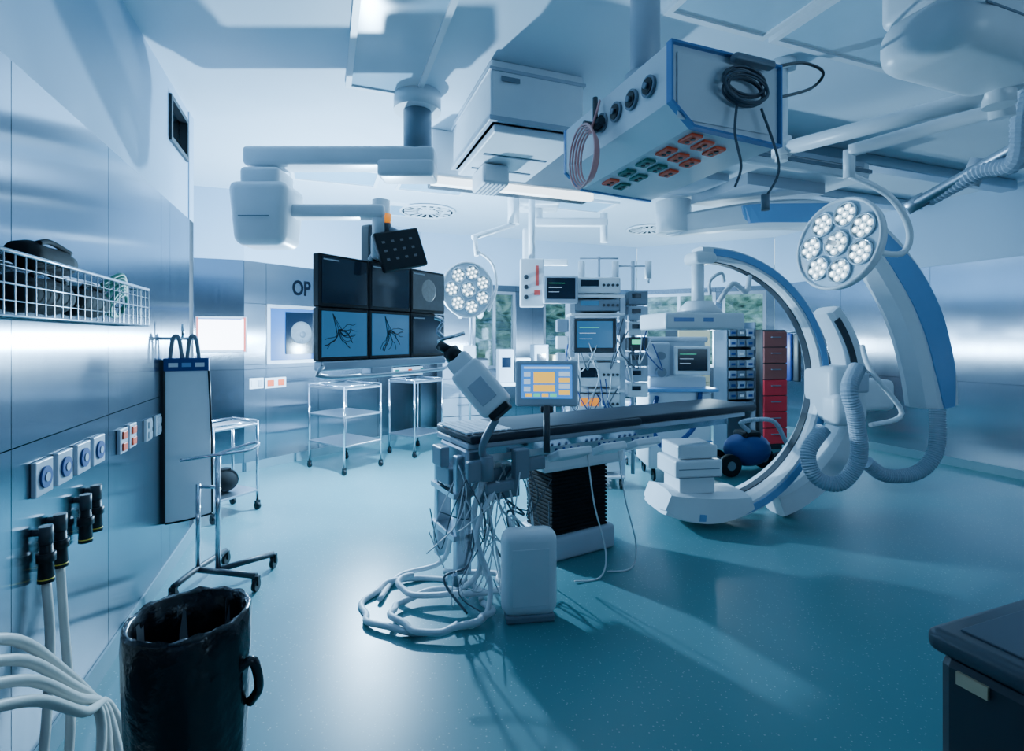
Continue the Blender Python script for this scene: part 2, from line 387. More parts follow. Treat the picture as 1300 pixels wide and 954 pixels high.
for i in range(4):
    y=.12+.12*i; m=M();m.cyl((-.001,y,.21),(-.014,y,.21),.042,m=0,n=24);m.cyl((-.014,y,.21),(-.018,y,.21),.032,m=1,n=20);m.cyl((-.018,y,.21),(-.03,y,.21),.012,m=0,n=12);t.part('gas_outlet',m,[grey,black])
dx=Vector((.43,0,-.02)).normalized(); nx=Vector((-.02,0,-.43)).normalized()
def sock(c,dx,nx,mm,lb):
    m=M(); m.T=Matrix(((dx.x,0,nx.x,c.x),(0,1,0,c.y),(dx.z,0,nx.z,c.z),(0,0,0,1)))
    m.box((0,0,0),(.055,.085,.012),0,b=.003);m.cyl((0,-.015,.006),(0,-.015,.009),.010,m=1,n=10);m.cyl((0,.018,.006),(0,.018,.009),.010,m=1,n=10)
    t.part('power_socket',m,[mm,black],lb)
for j in range(3):
    for i in range(5):
        if j==2 and i>2: continue
        c=Vector((.16+.085*j,.08+.15*i+.03*j,.0172-.004*j))+nx*.006
        k=(i>=2 and j<2 and not(i==4 and j==0))
        sock(c,dx,nx,green if k else red,'green power socket' if k else 'orange-red power socket')
m=M();m.cyl((.13,.34,.32),(.13,.34,.89),.065,n=28);m.cyl((.13,.34,.32),(.13,.34,.38),.09,n=28);t.part('ceiling_column',m,offw)
m=M()
for k in range(9):
    pts=[];r=.06+.012*random.random();cx=.3+.02*random.random();cz=.22-.05*random.random()
    for i in range(17):
        a=2*math.pi*i/16; pts.append((cx+r*1.5*math.cos(a),-.035-.004*k,cz-.01+r*.8*math.sin(a)))
    m.tube(pts,.0045,sub=2,n=6)
m.tube([(.28,-.04,.12),(.26,-.05,0),(.29,-.05,-.12),(.27,-.04,-.2)],.005);m.tube([(.4,-.04,.12),(.47,-.06,-.1),(.42,-.05,-.22)],.005)
t.part('cable_coil',m,gcable,'coiled dark cable')
m=M();m.bx(.26,.46,-.06,-.02,.28,.31,b=.01);t.part('cable_hook',m,grey)
m=M();m.cyl((.41,-.05,-.28),(.41,-.05,-.22),.016,n=12);t.part('plug',m,grey)
m=M()
for k in range(5):
    pts=[];
    for i in range(17):
        a=2*math.pi*i/16; pts.append((-.06-.01*k,.5+(.085+.009*k)*math.cos(a),.05+(.11+.008*k)*math.sin(a)))
    m.tube(pts,.005,sub=2,n=6)
m.tube([(-.06,.5,.16),(-.05,.45,.24),(-.03,.46,.3)],.006);t.part('coiled_hose',m,redhose,'red-tinted clear coiled hose')
m=M();m.cyl((-.03,.5,.17),(-.03,.5,.33),.012,n=12);m.cyl((-.03,.44,.2),(-.03,.56,.2),.02,n=12);m.cyl((-.09,.5,.2),(0,.5,.2),.015,n=12);t.part('flow_valve',m,[dgrey])
m=t.W();m.tube([P(985,85,2.12),P(1020,80,2.3),P(1045,92,2.4),P(1030,112,2.4),P(985,125,2.13)],.007);t.part('power_lead',m,black)
# ---------------------------------------------------------------- lamps
def yoke_lamp(name,label,c,yaw,pitch,r,armpts,pods=7):
    t=Thing(name,label,'surgical lamp',T=fr(c,yaw,pitch))
    m=M();m.lathe([(.0,.1),(r*.45,.1),(r*.8,.07),(r*.98,.03),(r,.0),(r*.98,-.014),(r*.93,-.012),(r*.92,0)],n=44,ax=(0,1,0));t.part('lamp_housing',m,white)
    m=M();m.cyl((0,-.004,0),(0,.003,0),r*.93,n=40);t.part('front_glass',m,mat('lamp_face',(.50,.60,.68),.1,coat=.5))
    def pod(x,z,pr):
        m=M();m.lathe([(pr*.88,.0),(pr*.88,.012),(pr,.012),(pr,0),(pr*.88,0)],n=24,c=(x,-.004,z),ax=(0,-1,0));p=t.part('lens_pod',m,lensring)
        m=M();q=pr*.27;pp=[(0,0)]+[(pr*.58*math.cos(a*math.pi/3+.3),pr*.58*math.sin(a*math.pi/3+.3)) for a in range(6)]
        for a,b in pp:
            m.cyl((x+a,-.006,z+b),(x+a,-.014,z+b),q,r2=q*.85,n=10); m.cyl((x+a,-.014,z+b),(x+a,-.0155,z+b),q*.4,m=1,n=8)
        t.part('led_cluster',m,[led,ledcore],parent=p)
    pod(0,0,r*.29)
    for i in range(pods):
        a=2*math.pi*(i+.5)/pods; pod(r*.62*math.cos(a),r*.62*math.sin(a),r*.27)
    m=M();m.cyl((0,-.09,-.0),(0,-.017,0),.014,n=12);t.part('handle',m,white)
    m=t.W()
    for pts,rr in armpts: m.tube(pts,rr,n=12)
    t.part('arm',m,white)
    return t
C=P(1063,310,2.85)
e=P(1268,85,2.4)
yoke_lamp('surgical_lamp','large round white surgical lamp with clear lens clusters',C,-72,-8,.262,[
 ([P(1100,318,2.98),P(1145,322,2.99),P(1154,290,2.95),P(1128,248,2.9),P(1078,222,2.9)],.018),([P(1078,226,2.9),P(1078,190,2.88)],.03),
 ([P(1078,192,2.88),P(1180,163,2.65),P(1275,138,2.42)],.036),([P(1272,150,2.42),e],.05),([e,Vector((e.x,e.y,CZ))],.05)])
t=Thing('lamp_mount','white rounded ceiling housing with long jointed spring arms','ceiling lamp mount',P(1215,60,2.15),RZ)
m=t.W();c=P(1225,62,2.15);m.T=fr(c,RZ);m.box((.1,0,.02),(.78,.4,.24),b=.1,seg=5);m.box((-.05,.05,.22),(.4,.3,.22),b=.06,seg=4);m.cyl((0,.05,.3),(0,.05,CZ-c.z),.16,n=28);t.part('ceiling_housing_cover',m,white)
m=t.W();m.T=fr(c,RZ);m.box((.1,-.201,.02),(.7,.006,.008));t.part('housing_seam',m,grey)
m=t.W()
X0=P(1268,118,2.33);X1=P(992,190,3.1)
m.tube([X0,X1],.042,n=12);m.tube([X0+Vector((0,0,.09)),X0-Vector((0,0,.06))],.06,n=16);t.part('upper_arm',m,white)
m=t.W();a=P(992,205,3.1);m.cyl(a,(a.x,a.y,CZ),.035,n=18);m.cyl((a.x,a.y,CZ-.05),(a.x,a.y,CZ),.08,n=20);m.cyl(a+Vector((0,0,.03)),a+Vector((0,0,.14)),.055,n=18);t.part('ceiling_stub',m,white)
t=Thing('gas_pipe','grey jointed pipe with corrugated hose under the ceiling','pipe',P(1155,262,3.0))
m=t.W();m.tube([P(1155,262,3.25),P(1230,220,2.95),P(1310,175,2.65)],.03,n=12);m.cyl(P(1150,265,3.26),P(1175,252,3.2),.045,n=14);t.part('pipe',m,alu)
m=t.W();m.tube([P(1180,252,3.2),P(1245,218,2.9),P(1290,205,2.7),P(1298,150,2.6),P(1304,120,2.6)],.05,n=12,corr=.025);t.part('corrugated_hose',m,hosem)
m=t.W();m.cyl(P(1230,236,3.0),P(1245,202,2.95),.05,n=14);t.part('bracket',m,offw)
m=t.W();e=P(1310,175,2.65);m.cyl(e,(e.x,e.y,CZ),.03,n=14);t.part('riser',m,alu)
# ---------------------------------------------------------------- monitor boom
t=Thing('monitor_boom','white ceiling boom carrying six dark diagnostic monitors','monitor boom',(-.646,3.5,1.36))
m=t.W();m.cyl((-.646,3.5,2.6),(-.646,3.5,CZ),.095,n=28);m.cyl((-.646,3.5,CZ-.12),(-.646,3.5,CZ),.16,n=28,m=1);t.part('ceiling_column',m,[grey,white])
m=t.W();m.bx(-1.8,-.52,3.4,3.6,2.66,2.79,b=.03,seg=3);m.bx(-.9,-.52,3.39,3.61,2.58,2.7,b=.03,seg=3);t.part('upper_arm',m,white)
m=t.W();m.T=fr((-1.67,3.5,2.33));m.box((0,0,0),(.4,.34,.42),b=.06,seg=4,tap=.85);m.box((0,0,.25),(.26,.26,.12),b=.03,seg=3);t.part('joint_housing',m,white,'rounded white joint housing')
m=t.W();m.box((-1.68,3.327,2.3),(.2,.01,.006));t.part('housing_seam',m,grey)
m=t.W();m.bx(-1.5,-.86,3.44,3.58,2.32,2.41,b=.025,seg=3);m.cyl((-.9,3.52,2.2),(-.9,3.52,2.45),.06,n=20);m.bx(-.97,-.8,3.5,3.75,2.05,2.22,b=.02);t.part('lower_arm',m,white)
TB=fr((-.858,3.625,1.36),59)
m=TW(t,TB);m.bx(-.56,.56,.06,.1,.04,.64,b=.01);m.bx(-.1,.1,.1,.2,.2,.95,b=.02);t.part('monitor_frame',m,dgrey)
m=TW(t,TB);m.tube([(-.6,-.03,-.03),(-.55,-.03,-.1),(.55,-.03,-.1),(.6,-.03,-.03)],.014,sub=3);m.bx(-.6,.6,-.02,.06,-.06,0,b=.01);m.bx(-.2,.0,-.02,.08,-.12,-.05,b=.01);t.part('handle_rail',m,alu)
scr=[scr_dark,scr_dark,scr_grey,scr_blue,scr_blue,scr_dark]
k=0
for row in range(2):
    for c in range(3):
        x=-.407+.407*c; z=.5-.335*row
        m=TW(t,TB);m.bx(x-.2,x+.2,0,.06,z-.164,z+.164,b=.008);o=t.part('monitor',m,black)
        m=TW(t,TB);m.bx(x-.18,x+.18,-.004,.001,z-.14,z+.145);sc=t.part('screen',m,scr[k],parent=o)
        if k in(3,4):
            m=TW(t,TB)
            for b in range(11):
                rr=random.Random(b+k*10)
                aa=-1.9+.22*b; q=Vector((x-.06+.03*(k-3),0,z+.03)); p=[(x-.1+.04*(k-3),-.006,z+.13)]
                for s_ in range(6):
                    q=q+Vector((math.cos(aa)*.026,0,math.sin(aa)*.026)); aa+=rr.uniform(-.7,.7)
                    q.x=min(max(q.x,x-.16),x+.16);q.z=min(max(q.z,z-.12),z+.13); p.append((q.x,-.006,q.z))
                m.tube(p if b%5==0 else [(x-.06+.03*(k-3),-.006,z+.03)]+p[1:],.0022 if b%3 else .0035,sub=3,n=4)
            t.part('vessel_image',m,vessel,parent=sc)
        if k==2:
            m=TW(t,TB);m.sph((x,-.004,z+.01),.085,n=16,sc=(1,.02,1));t.part('scan_image',m,mat('scan_grey',(.05,.08,.10),.4,emit=(.25,.38,.48),es=.25,var=.8,scale=40),parent=sc)
        if k in(0,1,2,5):
            m=TW(t,TB);m.bx(x-.17,x-.05,-.006,-.004,z+.125,z+.133);t.part('status_text_bar',m,mat('dim_text',(.05,.1,.15),.4,emit=(.2,.4,.6),es=.3),parent=sc)
        k+=1
X=fr(P(510,317,3.45),30,-10,-14)
m=TW(t,X);m.bx(-.16,.16,0,.05,-.13,.14,b=.012);o=t.part('control_panel',m,black)
m=TW(t,X)
for i in range(4):
    for j in range(3): m.bx(-.12+.065*i,-.1+.065*i,-.003,0,-.06+.06*j,-.045+.06*j)
t.part('panel_button',m,mat('panel_grey',(.05,.07,.09),.4,emit=(.2,.3,.4),es=.1),parent=o)
m=t.W();m.cyl(P(491,300,3.5),P(491,283,3.5),.03,n=16);t.part('beacon_base',m,dgrey)
m=t.W();m.cyl(P(491,284,3.5),P(491,272,3.5),.03,n=16);t.part('beacon_light',m,orange,'orange beacon light')
m=t.W();m.cyl(P(491,300,3.5),P(470,330,3.6),.02,n=10);m.cyl(P(480,285,3.52),P(510,300,3.5),.03,n=12);t.part('bracket',m,grey)
# ---------------------------------------------------------------- far lamp
hub=P(652,285,5.3)
yoke_lamp('surgical_lamp','round white surgical lamp with lens clusters beside the monitors',P(594,368,4.9),28,2,.27,[
 ([P(620,395,5.0),P(630,365,5.05),P(625,335,5.05),P(605,318,5.0)],.014),([P(605,325,5.0),P(603,300,5.05)],.022),([P(600,302,5.05),hub],.028),([hub,Vector((hub.x,hub.y,CZ))],.06)])
t=Thing('ceiling_arm_hub','white square ceiling hub with two hinged arms','ceiling hub',(hub.x+.25,hub.y+.35,2.75))
m=t.L();m.box((0,0,.3),(.5,.4,.24),b=.03);m.cyl((0,0,.0),(0,0,.2),.07,n=20);t.part('hub_body',m,white)
m=t.L();m.box((.38,-.05,.02),(.8,.09,.09),b=.02);m.cyl((.74,-.05,.12),(.74,-.05,-.2),.04,n=16);m.box((-.1,-.05,-.25),(.1,.1,.4),b=.02);m.box((.1,-.05,-.42),(.5,.06,.07),b=.02);t.part('arm',m,white)
# ---------------------------------------------------------------- C-arm
CC=P(893,485,4.2); RR=1.045
t=Thing('c_arm_x_ray_unit','white and blue ceiling-mounted c-arm x-ray machine','x-ray machine',(2.9,4.3,.05))
X=fr(CC,9)
def arc(r,a0,a1,n,y=0,cx=0,cz=0): return [(cx+r*math.cos(math.radians(a0+(a1-a0)*i/n)),y,cz+r*math.sin(math.radians(a0+(a1-a0)*i/n))) for i in range(n+1)]
DP=lambda a: .18+.22*max(0,min(1,(-a-20)/80))
m=TW(t,X);m.sweep(arc(RR,93,-113,72),.11,[DP(93-206*i/72) for i in range(73)],(0,1,0),bev=.2);ca=t.part('c_arc',m,white)
m=TW(t,X);m.sweep([(p[0],-DP(88-186*i/66)/2-.006,p[2]) for i,p in enumerate(arc(RR+.005,88,-98,66))],.055,.012,(0,1,0),bev=.1);t.part('blue_stripe',m,lblue,'light blue stripe',parent=ca)
m=TW(t,X);m.sweep(arc(RR-.058,88,-84,66),.008,.07,(0,1,0),bev=.1,lift=.03);t.part('inner_track',m,dgrey,parent=ca)
m=TW(t,X);m.box((-.03,0,1.01),(.2,.22,.1),b=.04,seg=3);m.cyl((-.05,0,.98),(-.05,0,.62),.05,n=20);m.cyl((-.04,0,.66),(-.04,0,.56),.1,r2=.19,n=28);t.part('detector_mount',m,white)
m=TW(t,X);m.box((-.12,0,.49),(.66,.5,.13),b=.02,seg=3);det=t.part('flat_detector',m,white)
for x_,w_ in((-.3,.16),(-.1,.08)):
    m=TW(t,X);m.box((x_,-.252,.5),(w_,.006,.03));t.part('blue_marking',m,blue,parent=det)
m=TW(t,X);m.tube([(.02,-.19,.64),(.1,-.26,.78),(.22,-.24,.72),(.28,-.2,.85)],.02);m.tube([(-.05,-.19,.7),(-.08,-.24,.8),(0,-.26,.86),(.05,-.22,.8)],.013);t.part('cable_loop',m,white)
m=TW(t,X);m.sweep(arc(RR-.05,-72,-114,30),[.11+.15*math.sin(math.pi*min(1,(i+2)/36)) for i in range(31)],.41,(0,1,0),bev=.25);t.part('tube_foot',m,white,'broad low curved foot housing')
m=TW(t,X);m.box((-.13,0,-.67),(.40,.34,.14),b=.018);m.box((-.13,0,-.54),(.34,.3,.11),b=.018);m.box((-.13,0,-.80),(.30,.28,.14),b=.01);tb=t.part('x_ray_tube_housing',m,white)
for z in(-.67,-.735):
    m=TW(t,X);m.box((-.13,-.171,z),(.34,.006,.006));t.part('seam',m,grey,parent=tb)
gx=.40
m=TW(t,X);m.sweep(arc(1.03,40,-74,44,y=.08,cx=gx,cz=-.06),[.10+.08*math.sin(math.pi*i/44)+.12*max(0,(i-24)/20) for i in range(45)],.24,(0,1,0),bev=.25);t.part('outer_guide',m,white)
m=TW(t,X);m.sweep(arc(.98,36,-6,24,y=.08,cx=gx,cz=-.06),.06,.012,(0,1,0),bev=.1,lift=-.126);t.part('guide_inset',m,dgrey)
m=TW(t,X);m.box((1.14,-.08,-.10),(.34,.36,.46),b=.06,seg=3);m.box((1.40,-.06,-.12),(.46,.26,.26),b=.05,seg=3);m.box((1.08,-.22,-.22),(.24,.18,.26),b=.05,seg=3);t.part('pivot_housing',m,white)
m=TW(t,X);m.box((1.18,-.28,.0),(.16,.06,.16),b=.02,seg=3);t.part('motor_cover',m,offw)
LP=[P(855,287,5.1),P(950,275,4.75),P(1035,275,4.5),P(1092,300,4.35),P(1132,350,4.3),P(1160,405,4.3),P(1176,465,4.3),P(1182,515,4.3)]
m=t.W();m.sweep(LP,[.2,.24,.27,.32,.38,.40,.38,.32],.26,(-.35,1,0),sub=6,bev=.25);la=t.part('ceiling_arm',m,white)
m=t.W();m.sweep([LP[1]*.8+LP[0]*.2,LP[1],LP[2]],.17,.014,(-.35,1,0),sub=3,bev=.1,lift=-.137);t.part('blue_inlay',m,lblue,'light blue inlay',parent=la)
m=t.W();m.sweep(LP[3:8],[.16,.24,.26,.24,.12],.014,(-.35,1,0),sub=6,bev=.1,lift=-.137);t.part('blue_inlay',m,lblue,'light blue inlay',parent=la)
b=LP[0];m=t.W();m.cyl((b.x,b.y,b.z-.08),(b.x,b.y,2.86),.17,n=30);t.part('swivel_joint',m,white)
m=t.W();m.tube([P(1045,545,3.95),P(1026,575,3.9),P(1036,606,3.85),P(1066,614,3.8),P(1090,582,3.75),P(1086,530,3.7),P(1078,495,3.7),P(1088,468,3.8)],.058,n=16,corr=.018,cd=.9);t.part('corrugated_hose',m,hosem,'grey-blue corrugated hose')
m=t.W();m.tube([P(1100,588,4.0),P(1125,604,4.0),P(1165,600,4.0),P(1188,572,4.0),P(1190,520,4.05)],.056,n=16,corr=.018,cd=.9);t.part('corrugated_hose',m,hosem,'grey-blue corrugated hose')
m=t.W();m.tube([P(1095,440,3.95),P(1105,470,3.7),P(1145,525,3.75),P(1105,540,3.7)],.018);t.part('cable',m,white)
# ---------------------------------------------------------------- operating table
t=Thing('operating_table','white angiography table with dark mattress and black bellows column','operating table',(-.19,2.985,0),30.5)
m=t.L();m.bx(-.03,2.65,.02,.52,.885,.942,b=.02,seg=3);m.bx(-.05,1.3,.0,.54,.88,.934,b=.018,seg=3);t.part('mattress',m,mattress,'dark navy mattress')
m=t.L();m.bx(-.06,2.5,.03,.51,.85,.884,b=.008);t.part('table_top',m,offw)
for y in(-.02,.545):
    m=t.L();m.bx(.0,2.2,y,y+.015,.82,.86);t.part('side_rail',m,chrome)
m=t.L();m.bx(.1,1.5,.08,.46,.74,.849,b=.02);m.bx(.50,1.2,.07,.5,.62,.74,b=.03);t.part('carrier',m,white)
m=t.L()
for i in range(17):
    z=.17+.0265*i; m.bx(.62,1.10,.15,.47,z,z+.019,b=.004);m.bx(.63,1.09,.16,.46,z+.018,z+.027)
t.part('bellows',m,rubber,'black rubber bellows')
m=t.L();m.bx(.59,1.16,.12,.52,.0,.17,b=.03,seg=3);t.part('base',m,offw)
m=t.L();m.bx(-.06,.1,.05,.45,.7,.849,b=.02);m.bx(-.1,.0,.1,.16,.1,.8,b=.01);m.bx(-.1,.0,.4,.46,.1,.8,b=.01);m.bx(-.12,.02,.1,.46,.55,.58);m.bx(-.12,.02,.1,.46,.3,.33);m.bx(-.13,-.09,.1,.16,.0,.1);t.part('end_frame',m,alu)
for a in((-.1,.05,-.06,-.01,.68,.8),(-.12,0,.17,.38,.6,.72),(.2,.3,-.08,-.02,.66,.84),(.02,.2,-.06,-.02,.6,.66),(-.16,-.1,.2,.34,.72,.84),(.3,.42,-.07,-.02,.7,.78),(.1,.34,.1,.4,.5,.7)):
    m=t.L();m.bx(*a,b=.01);t.part('clamp',m,grey)
for i,(x,w) in enumerate(((.58,.26),(.9,.2),(1.2,.22))):
    m=t.L();m.T=fr((x,-.1,.78),0,-25);m.box((0,0,0),(w,.14,.05),b=.012);o=t.part('control_module',m,white)
    m=t.L();m.T=fr((x,-.1,.78),0,-25)
    for a in range(4): m.cyl((-w*.35+a*w*.22,-.0,.025),(-w*.35+a*w*.22,-.0,.045),.009,n=10)
    t.part('button',m,dblue,parent=o)
m=t.L()
for i in range(7): m.bx(-.06+.045*i,-.025+.045*i,.04,.48,.935,.948,b=.004)
t.part('ribbed_head_pad',m,offw,'pale ribbed pad')
m=t.L()
rr=random.Random(11)
for i in range(34):
    x=rr.uniform(-.14,.34);y=rr.uniform(-.1,.15);z0=rr.uniform(.55,.82)
    pts=[(x,y,z0)];d=rr.uniform(.2,.62)
    x2=x+rr.uniform(-.3,.2);y2=y+rr.uniform(-.25,.05)
    pts+= [((x*2+x2)/3+rr.uniform(-.12,.12),y-.05,z0-d*.5),((x+x2)/2+rr.uniform(-.15,.15),(y+y2)/2,max(.05,z0-d)),(x2,y2,max(.03,z0-d+rr.uniform(-.15,.35)))]
    if i%4==0: pts.append((x2+rr.uniform(-.15,.15),y2-.05,.012))
    m.tube(pts,.0038 if i%4 else .007,n=6,m=0 if i%5<3 else 1)
t.part('hanging_cable',m,[cable,gcable])
for x in(.72,.98):
    m=t.L();m.tube([(x,-.1,.76),(x+.03,-.13,.45),(x+.10,-.16,.14),(x+.02,-.2,.012),(x-.15,-.16,.012)],.005,n=6);t.part('hanging_cable',m,cable)
# display on table
X=fr(P(694,487,3.15),-3,-6)
t=Thing('touch_display','grey touchscreen showing a blue and yellow interface','touch screen',P(694,575,3.08))
m=TW(t,X);m.box((0,.02,0),(.385,.05,.282),b=.015);t.part('housing',m,offw)
m=TW(t,X);m.box((0,-.006,.01),(.31,.006,.205));sc=t.part('screen',m,scr_ui)
m=TW(t,X)
m.bx(-.14,.14,-.011,-.009,.09,.102,m=1)
m.bx(-.08,.05,-.012,-.009,.0,.07,m=0);m.bx(-.08,.05,-.012,-.009,-.05,-.01,m=0)
for i in range(4): m.bx(.075,.14,-.012,-.009,-.07+.038*i,-.042+.038*i,m=1 if i%2 else 0)
for i in range(3): m.bx(-.14,-.10,-.012,-.009,-.05+.045*i,-.02+.045*i,m=1)
for i in range(4): m.bx(-.13+.05*i,-.09+.05*i,-.012,-.009,-.082,-.062,m=2 if i%2 else 0)
t.part('interface_graphic',m,[ui_y,ui_w,ui_g],parent=sc)
m=t.W();m.cyl(P(694,515,3.1),P(694,575,3.05),.02,n=12);m.box(P(694,520,3.15),(.08,.06,.04),b=.01);t.part('post',m,dgrey)
# injector
a=P(578,462,2.95);b=P(634,530,2.85);d=(b-a).normalized()
t=Thing('contrast_injector','white contrast injector head on a black jointed arm','injector',b)
up=Vector((0,1,0));x=d.cross(up).normalized();y=x.cross(d)
Xi=Matrix(((x.x,y.x,d.x,0),(x.y,y.y,d.y,0),(x.z,y.z,d.z,0),(0,0,0,1)))
c=(a+b)/2; Xi=Matrix.Translation(c+d*.02+Vector((0,0,.04)))@Xi
m=TW(t,Xi);m.box((0,0,.02),(.19,.14,.31),b=.03,seg=3);m.box((0,0,-.16),(.14,.1,.1),b=.02,seg=3);t.part('injector_head',m,white)
m=TW(t,Xi);m.box((0,-.072,.05),(.1,.01,.14),b=.004);t.part('front_panel',m,offw)
m=TW(t,Xi);m.cyl((0,0,-.2),(0,0,-.27),.05,n=16);m.cyl((-.0,0,-.265),(-.03,0,-.34),.03,n=12);t.part('collar',m,black)
m=TW(t,Xi);m.box((0,0,.19),(.13,.12,.04),b=.01);t.part('end_collar',m,black)
m=t.W();m.tube([P(566,431,3.0),P(556,421,3.0),P(562,408,3.0),P(552,403,3.0)],.012,n=8);m.cyl(P(555,433,3.0),P(590,423,3.0),.012);t.part('syringe_arm',m,chrome)
m=t.W();m.tube([P(630,532,2.9),P(612,570,2.95),P(622,600,3.0),P(610,640,3.05)],.022,n=10);m.cyl(P(618,580,2.95),P(618,610,2.95),.04,n=14);t.part('support_arm',m,grey)
# coiled floor hoses
t=Thing('floor_hose','pale thick hoses coiled on the floor below the table','hose',(-.45,2.85,0))
m=t.W()
for (cx,cy,rx,ry,ph,z) in((-.50,2.88,.33,.30,0,.018),(-.38,2.74,.26,.20,1.2,.05),(-.36,3.0,.3,.16,2.5,.07)):
    pts=[(cx+rx*math.cos(ph+i*math.pi/8)+.02*math.sin(3*i),cy+ry*math.sin(ph+i*math.pi/8),z+.012*math.sin(i*1.3)) for i in range(15)]
    m.tube(pts,.017,n=10,sub=4)
t.part('hose_coil',m,cable)
m=t.W()
m.tube([(-.3,2.95,.05),(-.18,2.9,.2),(-.22,2.95,.5),(-.15,3.0,.68)],.017,n=10);m.tube([(-.75,2.9,.02),(-.7,3.2,.02),(-.45,3.25,.08),(-.35,3.1,.35),(-.2,3.1,.66)],.015,n=10)
m.tube([(-.3,2.62,.02),(-.15,2.68,.03),(-.12,2.82,.15),(-.2,2.9,.4),(-.08,3.0,.66)],.015,n=10);t.part('hose_riser',m,cable)
t=Thing('foot_control_unit','white rounded upright foot control box on the floor','floor unit',(.09,2.76,0),8)
m=t.L();m.box((0,0,.25),(.3,.14,.46),b=.06,seg=5);t.part('shell',m,white)
m=t.L();m.box((0,-.071,.24),(.2,.004,.3),b=.002);t.part('front_seam_panel',m,white)
m=t.L();m.box((0,0,.02),(.26,.14,.04),b=.01);t.part('foot',m,grey)
# ---------------------------------------------------------------- equipment tower
def monitor(t,X,w,h,sm,body=offw,name='monitor',d=.06):
    m=TW(t,X);m.box((0,d/2,0),(w,d,h),b=.012);o=t.part(name,m,body)
    m=TW(t,X);m.box((0,-.002,.01),(w*.82,.006,h*.76));s=t.part('screen',m,sm,parent=o)
    m=TW(t,X)
    for i in range(3): m.bx(-w*.36,w*(.1-.08*i),-.008,-.005,h*(.22-.16*i),h*(.23-.16*i),m=i)
    t.part('trace_line',m,[ui_g,ui_w,ui_w],parent=s); return o
t=Thing('anaesthesia_tower','tall white equipment tower with stacked monitors and pumps','equipment tower',(.85,5.3,0))
m=t.L()
for x in(-.25,.25):
    for y in(-.2,.2): m.bx(x-.025,x+.025,y-.02,y+.02,.1,1.9)
m.bx(-.25,.25,.17,.2,.1,1.95);t.part('frame_body',m,offw)
for z in(.12,.45,.72,.98,1.3,1.74,1.92):
    m=t.L();m.box((0,0,z),(.54,.46,.03),b=.008);t.part('shelf',m,white)
monitor(t,fr((.81,5.0,1.53)),.42,.34,scr_blue,dgrey,d=.1)
monitor(t,fr((.48,5.0,1.98),4),.34,.27,scr_dark,offw,d=.1)
for i,(z,h,mt_,sm_) in enumerate(((1.14,.24,white,scr_dark),(.85,.2,white,orange),(.6,.2,grey,scr_dark),(.3,.25,white,scr_dark),(1.83,.12,grey,scr_blue),(2.03,.16,white,scr_dark))):
    m=t.L();m.box((0,-.02,z),(.46,.4,h),b=.015);o=t.part('device',m,mt_)
    m=t.L();m.box((-.08,-.222,z+.02),(.18,.006,h*.4));t.part('display',m,sm_,parent=o)
    m=t.L()
    for k in range(4): m.cyl((.06+.045*k,-.22,z),(.06+.045*k,-.235,z),.014,n=12)
    t.part('knob',m,dgrey,parent=o)
m=t.L();m.cyl((.40,0,.1),(.40,0,2.3),.02);m.cyl((.2,0,2.25),(.58,0,2.25),.01);m.cyl((.05,0,2.1),(.05,0,2.35),.014);m.cyl((-.15,0,2.33),(.25,0,2.33),.01);m.bx(.25,.42,-.02,.02,.9,.93);m.bx(.25,.42,-.02,.02,1.8,1.83);t.part('pole',m,offw)
for i in range(7):
    m=t.L();m.box((.42,-.08,.98+.155*i),(.2,.15,.14),b=.012);o=t.part('infusion_pump',m,[white,offw,grey,dgrey][i%4])
    m=t.L();m.box((.40,-.158,1.0+.155*i),(.09,.006,.045));t.part('display',m,[ui_g if i==3 else scr_dark],parent=o)
for i in range(5):
    m=t.L();m.box((-.34,-.08,.95+.17*i),(.12,.14,.13),b=.012);t.part('side_module',m,[white,grey,offw][i%3])
rr=random.Random(5);m=t.L()
for i in range(18):
    x=rr.uniform(-.3,.5);z=rr.uniform(.9,1.7);m.tube([(x,-.23,z),(x+rr.uniform(-.1,.1),-.3,z-.2),(x+rr.uniform(-.15,.15),-.28,z-rr.uniform(.3,.5)),(x+rr.uniform(-.15,.15),-.24,z-.15)],.006,n=6,m=i%3)
t.part('tubing',m,[cable,gcable,dblue])
for c in((.56,0),(.22,0),(-.13,0)):
    m=t.L();m.cyl((c[0],c[1],2.3),(c[0],c[1],2.12),.035);m.cyl((c[0],c[1],2.12),(c[0],c[1],2.07),.015);t.part('infusion_bottle',m,white)
for x in(-.24,.24):
    for y in(-.2,.2):
        m=t.L();castor(m,x,y,.045);t.part('castor',m,black)
t=Thing('ventilator','white ventilator on a wheeled stand with blue hoses','ventilator',(1.3,6.35,0),-5)
m=t.L();m.box((0,0,1.05),(.34,.34,.36),b=.03,seg=3);m.box((0,0,1.6),(.3,.2,.26),b=.02);m.cyl((0,0,.15),(0,0,1.9),.03);m.box((0,0,.6),(.4,.36,.28),b=.02);t.part('ventilator_body',m,white)
m=t.L();m.box((0,-.173,1.12),(.26,.006,.16));m.box((0,-.103,1.62),(.22,.006,.16));t.part('display',m,scr_dark)
m=t.L()
for k in range(4): m.cyl((-.1+.07*k,-.17,.95),(-.1+.07*k,-.19,.95),.018,n=12)
t.part('knob',m,dblue)
m=t.L();m.tube([(-.1,-.17,.9),(-.2,-.3,.7),(.0,-.34,.55),(.15,-.3,.8),(.2,-.1,1.3)],.02,n=10,corr=.018);t.part('breathing_hose',m,dblue)
m=t.L()
for i in range(5):
    a=i*1.256;m.cyl((0,0,.14),(.28*math.cos(a),.28*math.sin(a),.07),.018);m.cyl((.28*math.cos(a)-.01,.28*math.sin(a),.035),(.28*math.cos(a)+.01,.28*math.sin(a),.035),.035,m=1)
t.part('wheeled_base',m,[grey,black])
t=Thing('wall_supply_box','white hanging supply box with red markings','supply box',P(675,390,5.2))
